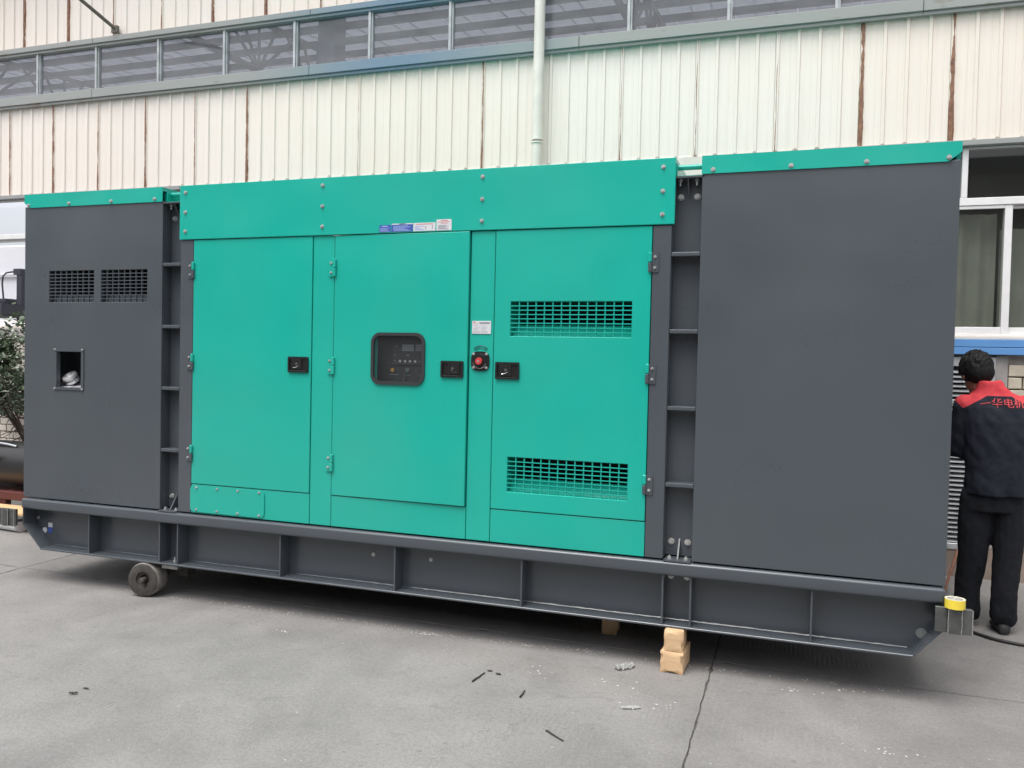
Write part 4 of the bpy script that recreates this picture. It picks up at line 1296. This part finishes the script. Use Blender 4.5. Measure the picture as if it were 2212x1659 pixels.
# shrub in front of the brick wall
sb = thing('shrub', (-3.05, 2.45, 0), 'broad-leaved green shrub against the whitish brick wall', 'shrub')
m = MB(); tips = []
for i in range(13):
    a = random.uniform(0, 2*pi); p0 = Vector((-2.55+random.uniform(-.05, .05), 2.5, 0)); 
    p3 = Vector((-3.2 + .95*cos(a)*random.random()**.5, 2.42 + .45*sin(a), random.uniform(1.25, 2.0)))
    p1 = p0.lerp(p3, .35) + Vector((random.uniform(-.1, .1), 0, .12)); p2 = p0.lerp(p3, .7) + Vector((random.uniform(-.1, .1), random.uniform(-.08, .08), .06))
    m.tube([p0, p1, p2, p3], 0, 6, [.020, .012, .007, .003]); tips += [p1, p2, p3]
    for j in range(5):
        b0 = p1.lerp(p3, random.random()); b1 = b0 + Vector((random.uniform(-.35, .35), random.uniform(-.25, .25), random.uniform(-.18, .25)))
        m.tube([b0, b0.lerp(b1, .5)+Vector((0, 0, .02)), b1], 0, 5, [.007, .005, .002]); tips += [b1]
m.build('trunk', mat('bark', (.10, .075, .055), .9, vary=.3, vscale=20), sb, 50)
def leaf_mat():
    k = NT('glossy_leaf'); b = k.bsdf((.04, .085, .03), .28, 0, .8)
    p = k.pos(); f = k.noise(p, 5, 3)
    f2 = k.noise(p, 45, 2)
    col = k.ramp(f2, [(.3, (.050, .085, .045)), (.5, (.105, .15, .085)), (.72, (.24, .28, .19))])
    k.l(col, b.inputs['Base Color'])
    return k.m
m = MB()
for i in range(12000):
    c = random.choice(tips) if random.random() < .35 else Vector((-3.35, 2.42, 1.62))
    if c.z == 1.62:
        while True:
            q = Vector((random.uniform(-1, 1), random.uniform(-1, 1), random.uniform(-1, 1)))
            if q.length < 1: break
        p = c + Vector((q.x*1.1, q.y*.46, q.z*.58 + .03))
        if noise.noise(p*3.6) < -.22 and p.z < 1.7: continue
    else:
        p = c + Vector((random.gauss(0, .09), random.gauss(0, .09), random.gauss(0, .08)))
    if p.z < .98 or p.y > 2.93: continue
    L = random.uniform(.05, .10); w = L*.30
    d = Vector((random.uniform(-1, 1), random.uniform(-1, 1), random.uniform(-.9, .5))).normalized()
    s_ = d.cross(Vector((random.uniform(-.5, .5), random.uniform(-.5, .5), 1))).normalized(); u = s_.cross(d)
    a = [m.bm.verts.new(v) for v in (p, p+d*L*.4+s_*w+u*.008, p+d*L, p+d*L*.4-s_*w+u*.008, p+d*L*.5-u*.004)]
    m.bm.faces.new((a[0], a[1], a[4])); m.bm.faces.new((a[1], a[2], a[4])); m.bm.faces.new((a[2], a[3], a[4])); m.bm.faces.new((a[3], a[0], a[4]))
m.build('crown', leaf_mat(), sb)

# forklift standing beyond the open end of the hall
fk = thing('forklift', (-7.4, 6.0, 0), 'dark forklift with raised mast in the bright yard beyond', 'forklift')
M_FORK = mat('forklift_paint', (.06, .065, .09), .5)
m = MB(); m.box(-9.1, -7.35, 5.6, 6.6, .35, 1.15, .05, 2); m.box(-9.35, -8.5, 5.62, 6.58, .5, 1.45, .06, 2); m.box(-8.4, -7.9, 5.75, 6.45, 1.15, 1.65, .05); m.build('body', M_FORK, fk)
m = MB()
for x, y in ((-8.9, 5.68), (-8.9, 6.5), (-7.45, 5.68), (-7.45, 6.5)): m.box(x, x+.07, y, y+.07, 1.1, 2.38)
m.box(-9.0, -7.02, 5.6, 6.62, 2.25, 2.45, .02); m.box(-7.55, -7.3, 5.9, 6.2, 2.46, 2.55, .02); m.build('overhead_guard', M_FORK, fk)
m = MB(); m.box(-7.14, -7.03, 5.97, 6.06, .1, 2.97); m.box(-7.18, -7.02, 5.94, 6.09, 2.95, 3.05); m.box(-7.12, -7.05, 6.07, 6.12, 2.3, 2.8); m.build('mast', M_FORK, fk)
m = MB(); m.tube([(-7.40, 5.95, 2.46), (-7.44, 5.95, 2.80), (-7.42, 5.95, 2.93), (-7.36, 5.96, 2.985), (-7.28, 5.98, 3.0), (-7.12, 6.0, 3.01)], .014, 8); m.build('hose_loop', M_FORK, fk, 60)
m = MB(); m.box(-7.0, -6.95, 5.75, 6.45, .2, .55); m.box(-6.95, -5.95, 5.82, 5.94, .2, .25); m.box(-6.95, -5.95, 6.28, 6.4, .2, .25); m.build('fork', M_FORK, fk)
for x, y in ((-7.55, 5.52), (-7.55, 6.5), (-8.9, 5.55), (-8.9, 6.5)):
    m = MB(); m.cyl((x, y, .32), (0, 1, 0), .32, .2, 24); m.build('wheel', M_BLACK, fk, 40)
# white box truck far beyond
bt = thing('box_truck', (-16.5, 13.6, 0), 'large white box truck far behind, bleached by daylight', 'truck')
M_TRK = mat('truck_white', (.82, .82, .84), .5)
m = MB(); m.box(-20.4, -13.2, 13.0, 15.4, 1.1, 4.62, .03); m.build('cargo_box', M_TRK, bt)
m = MB(); m.box(-20.38, -13.22, 12.94, 13.0, 3.72, 3.80); m.box(-20.38, -13.22, 12.94, 13.0, 1.1, 1.22); m.build('side_rail', mat('truck_trim', (.55, .55, .56), .5), bt)
m = MB(); m.box(-13.15, -11.4, 13.1, 15.3, .6, 2.6, .15, 3); m.build('cab', M_TRK, bt)
for x in (-19.5, -18.3, -12.4):
    for y in (13.05, 15.05):
        m = MB(); m.cyl((x, y, .5), (0, 1, 0), .5, .3, 24); m.build('wheel', M_BLACK, bt, 40)

# ================================================================== SMALL THINGS ON THE GROUND
def lay_tube(name, pts, r, mt, label, cat, seg=8, rad=None):
    m = MB(); m.tube(pts, r, seg, rad); o = m.build(name, mt, None, 50)
    c = Vector(pts[len(pts)//2]); origin_to(o, (c.x, c.y, 0)); return tag(o, label, cat)
M_CABLE = mat('black_cable', (.016, .015, .015), .5)
cp_ = [(5.9, 1.95), (6.15, 1.72), (6.33, 1.52), (6.46, 1.385), (6.55, 1.29), (6.64, 1.245), (6.75, 1.215), (6.95, 1.17), (7.3, 1.05), (7.8, .8), (8.6, .7)]
sm = []
for i in range(len(cp_)-1):
    for t in range(6):
        q = t/6; p0 = cp_[max(i-1, 0)]; p1 = cp_[i]; p2 = cp_[i+1]; p3 = cp_[min(i+2, len(cp_)-1)]
        sm.append(tuple(.5*(2*b + (c-a)*q + (2*a-5*b+4*c-d)*q*q + (-a+3*b-3*c+d)*q**3) for a, b, c, d in zip(p0, p1, p2, p3)) + (.0105,))
lay_tube('power_cable', sm, .0105, M_CABLE, 'black cable curving over the ground past the worker', 'cable')
lay_tube('steel_rod', [(6.397, 2.13, .012), (6.46, 2.37, .068), (6.63, 2.975, .215)], .011, mat('rusty_rod', (.17, .075, .045), .8, vary=.3, vscale=30), 'thin rusty brown rod leaning low against the louvred shutter', 'rod')
M_TWIG = mat('dark_twig', (.03, .027, .024), .8, vary=.3, vscale=90)
def twig(a, b, r, label):
    pts = [(a[0]+(b[0]-a[0])*t/6 + random.uniform(-.002, .002), a[1]+(b[1]-a[1])*t/6 + random.uniform(-.002, .002), r*.95) for t in range(7)]
    o = lay_tube('twig', pts, r, M_TWIG, label, 'stick', 6, [r*(1.25-.08*t) for t in range(7)]); o['group'] = 'dark sticks on the concrete'
twig((3.782, -.574), (3.801, -.436), .0046, 'dark stick on the concrete with two leaf scraps beside it')
twig((4.081, -.67), (4.074, -.584), .0046, 'shortest dark stick on the concrete')
twig((4.307, -.981), (4.407, -1.054), .0042, 'dark straight stick nearest the front of the yard')
M_LEAFD = mat('dead_leaf', (.085, .078, .062), .8, vary=.3, vscale=80)
def scrap(name, x, y, sx, sy, rz, mt, label, cat, grp, crump=.004, n=8):
    m = MB(); vs = [[m.bm.verts.new((sx*(i/n-.5)*(1-.35*abs(j/n-.5)), sy*(j/n-.5)*(1-.5*abs(i/n-.5)), .002 + crump*(.6+noise.noise((x*9+i*.7, y*9+j*.9, sx*50))) + crump*.6*abs(noise.noise((i*2.1, j*1.9, x))))) for j in range(n+1)] for i in range(n+1)]
    for i in range(n):
        for j in range(n): m.bm.faces.new((vs[i][j], vs[i+1][j], vs[i+1][j+1], vs[i][j+1]))
    r = bmesh.ops.solidify(m.bm, geom=m.bm.faces[:], thickness=.0008)
    o = m.build(name, mt, None, 60); o.location = (x, y, 0); o.rotation_euler.z = rz
    tag(o, label, cat, grp); return o
G1 = 'dead leaf scraps on the concrete'
scrap('dead_leaf', 3.815, -.397, .030, .016, .2, M_LEAFD, 'tiny dead leaf right at the end of the dark stick', 'leaf', G1)
scrap('dead_leaf', 3.874, -.422, .036, .018, -.3, M_LEAFD, 'slightly larger leaf scrap away from the stick end', 'leaf', G1)
scrap('dead_leaf', 2.03, -1.458, .042, .015, .5, M_LEAFD, 'dark curled leaf alone on the bare concrete, nearest the camera', 'leaf', G1, .010)
scrap('dead_leaf', 2.032, -1.382, .036, .014, -.1, M_LEAFD, 'pale flat leaf just beyond the dark curled leaf', 'leaf', G1)
def plastic():
    k = NT('thin_plastic'); b = k.bsdf((.62, .63, .62), .3, 0, .6); b.inputs['Alpha'].default_value = .75; return k.m
M_PLAS = plastic(); G2 = 'clear plastic scraps on the concrete'
scrap('plastic_scrap', 4.49, -.075, .135, .062, .85, M_PLAS, 'crumpled clear plastic wrapper near the wooden blocks', 'plastic scrap', G2, .020, 14)
scrap('plastic_scrap', 4.622, -.592, .10, .030, .4, M_PLAS, 'thin flattened strip of clear plastic in front of the wrapper', 'plastic scrap', G2, .008, 12)
# white flakes of paint and cement, far too many to count
m = MB()
def flake(x, y, s_):
    k = random.randint(4, 6); a0 = random.random()*6
    vs = [m.bm.verts.new((x + s_*random.uniform(.5, 1.2)*cos(a0+2*pi*i/k), y + s_*random.uniform(.35, 1.)*sin(a0+2*pi*i/k), .0015+s_*.12*random.random())) for i in range(k)]
    m.bm.faces.new(vs)
for i in range(260):
    t = random.random(); x = 1.3 + 4.6*t; flake(x, .06 + .04*noise.noise((x*1.3, 0, 0)) + .08*max(0, x-3.6)*.5 + random.gauss(0, .016), random.uniform(.002, .0075)*(1.6 if random.random() < .06 else 1))
for cx_, cy_, s_, n_ in ((3.27, .03, .03, 26), (4.25, .12, .035, 34), (3.88, .075, .025, 18), (5.75, -.62, .05, 14), (5.42, -.05, .04, 10), (5.62, .05, .03, 10), (2.42, -.27, .012, 8), (4.7, -.5, .09, 16), (4.5, -.33, .08, 12), (4.2, -.3, .1, 12)):
    for i in range(n_): flake(random.gauss(cx_, s_*1.6), random.gauss(cy_, s_*.5), random.uniform(.0025, .0085))
for i in range(260): flake(random.uniform(-.5, 8), random.uniform(-2.8, .15), random.uniform(.0012, .0034))
fl = m.build('paint_flakes', mat('flake_white', (.60, .60, .58), .8)); tag(fl, None, None, kind='stuff')
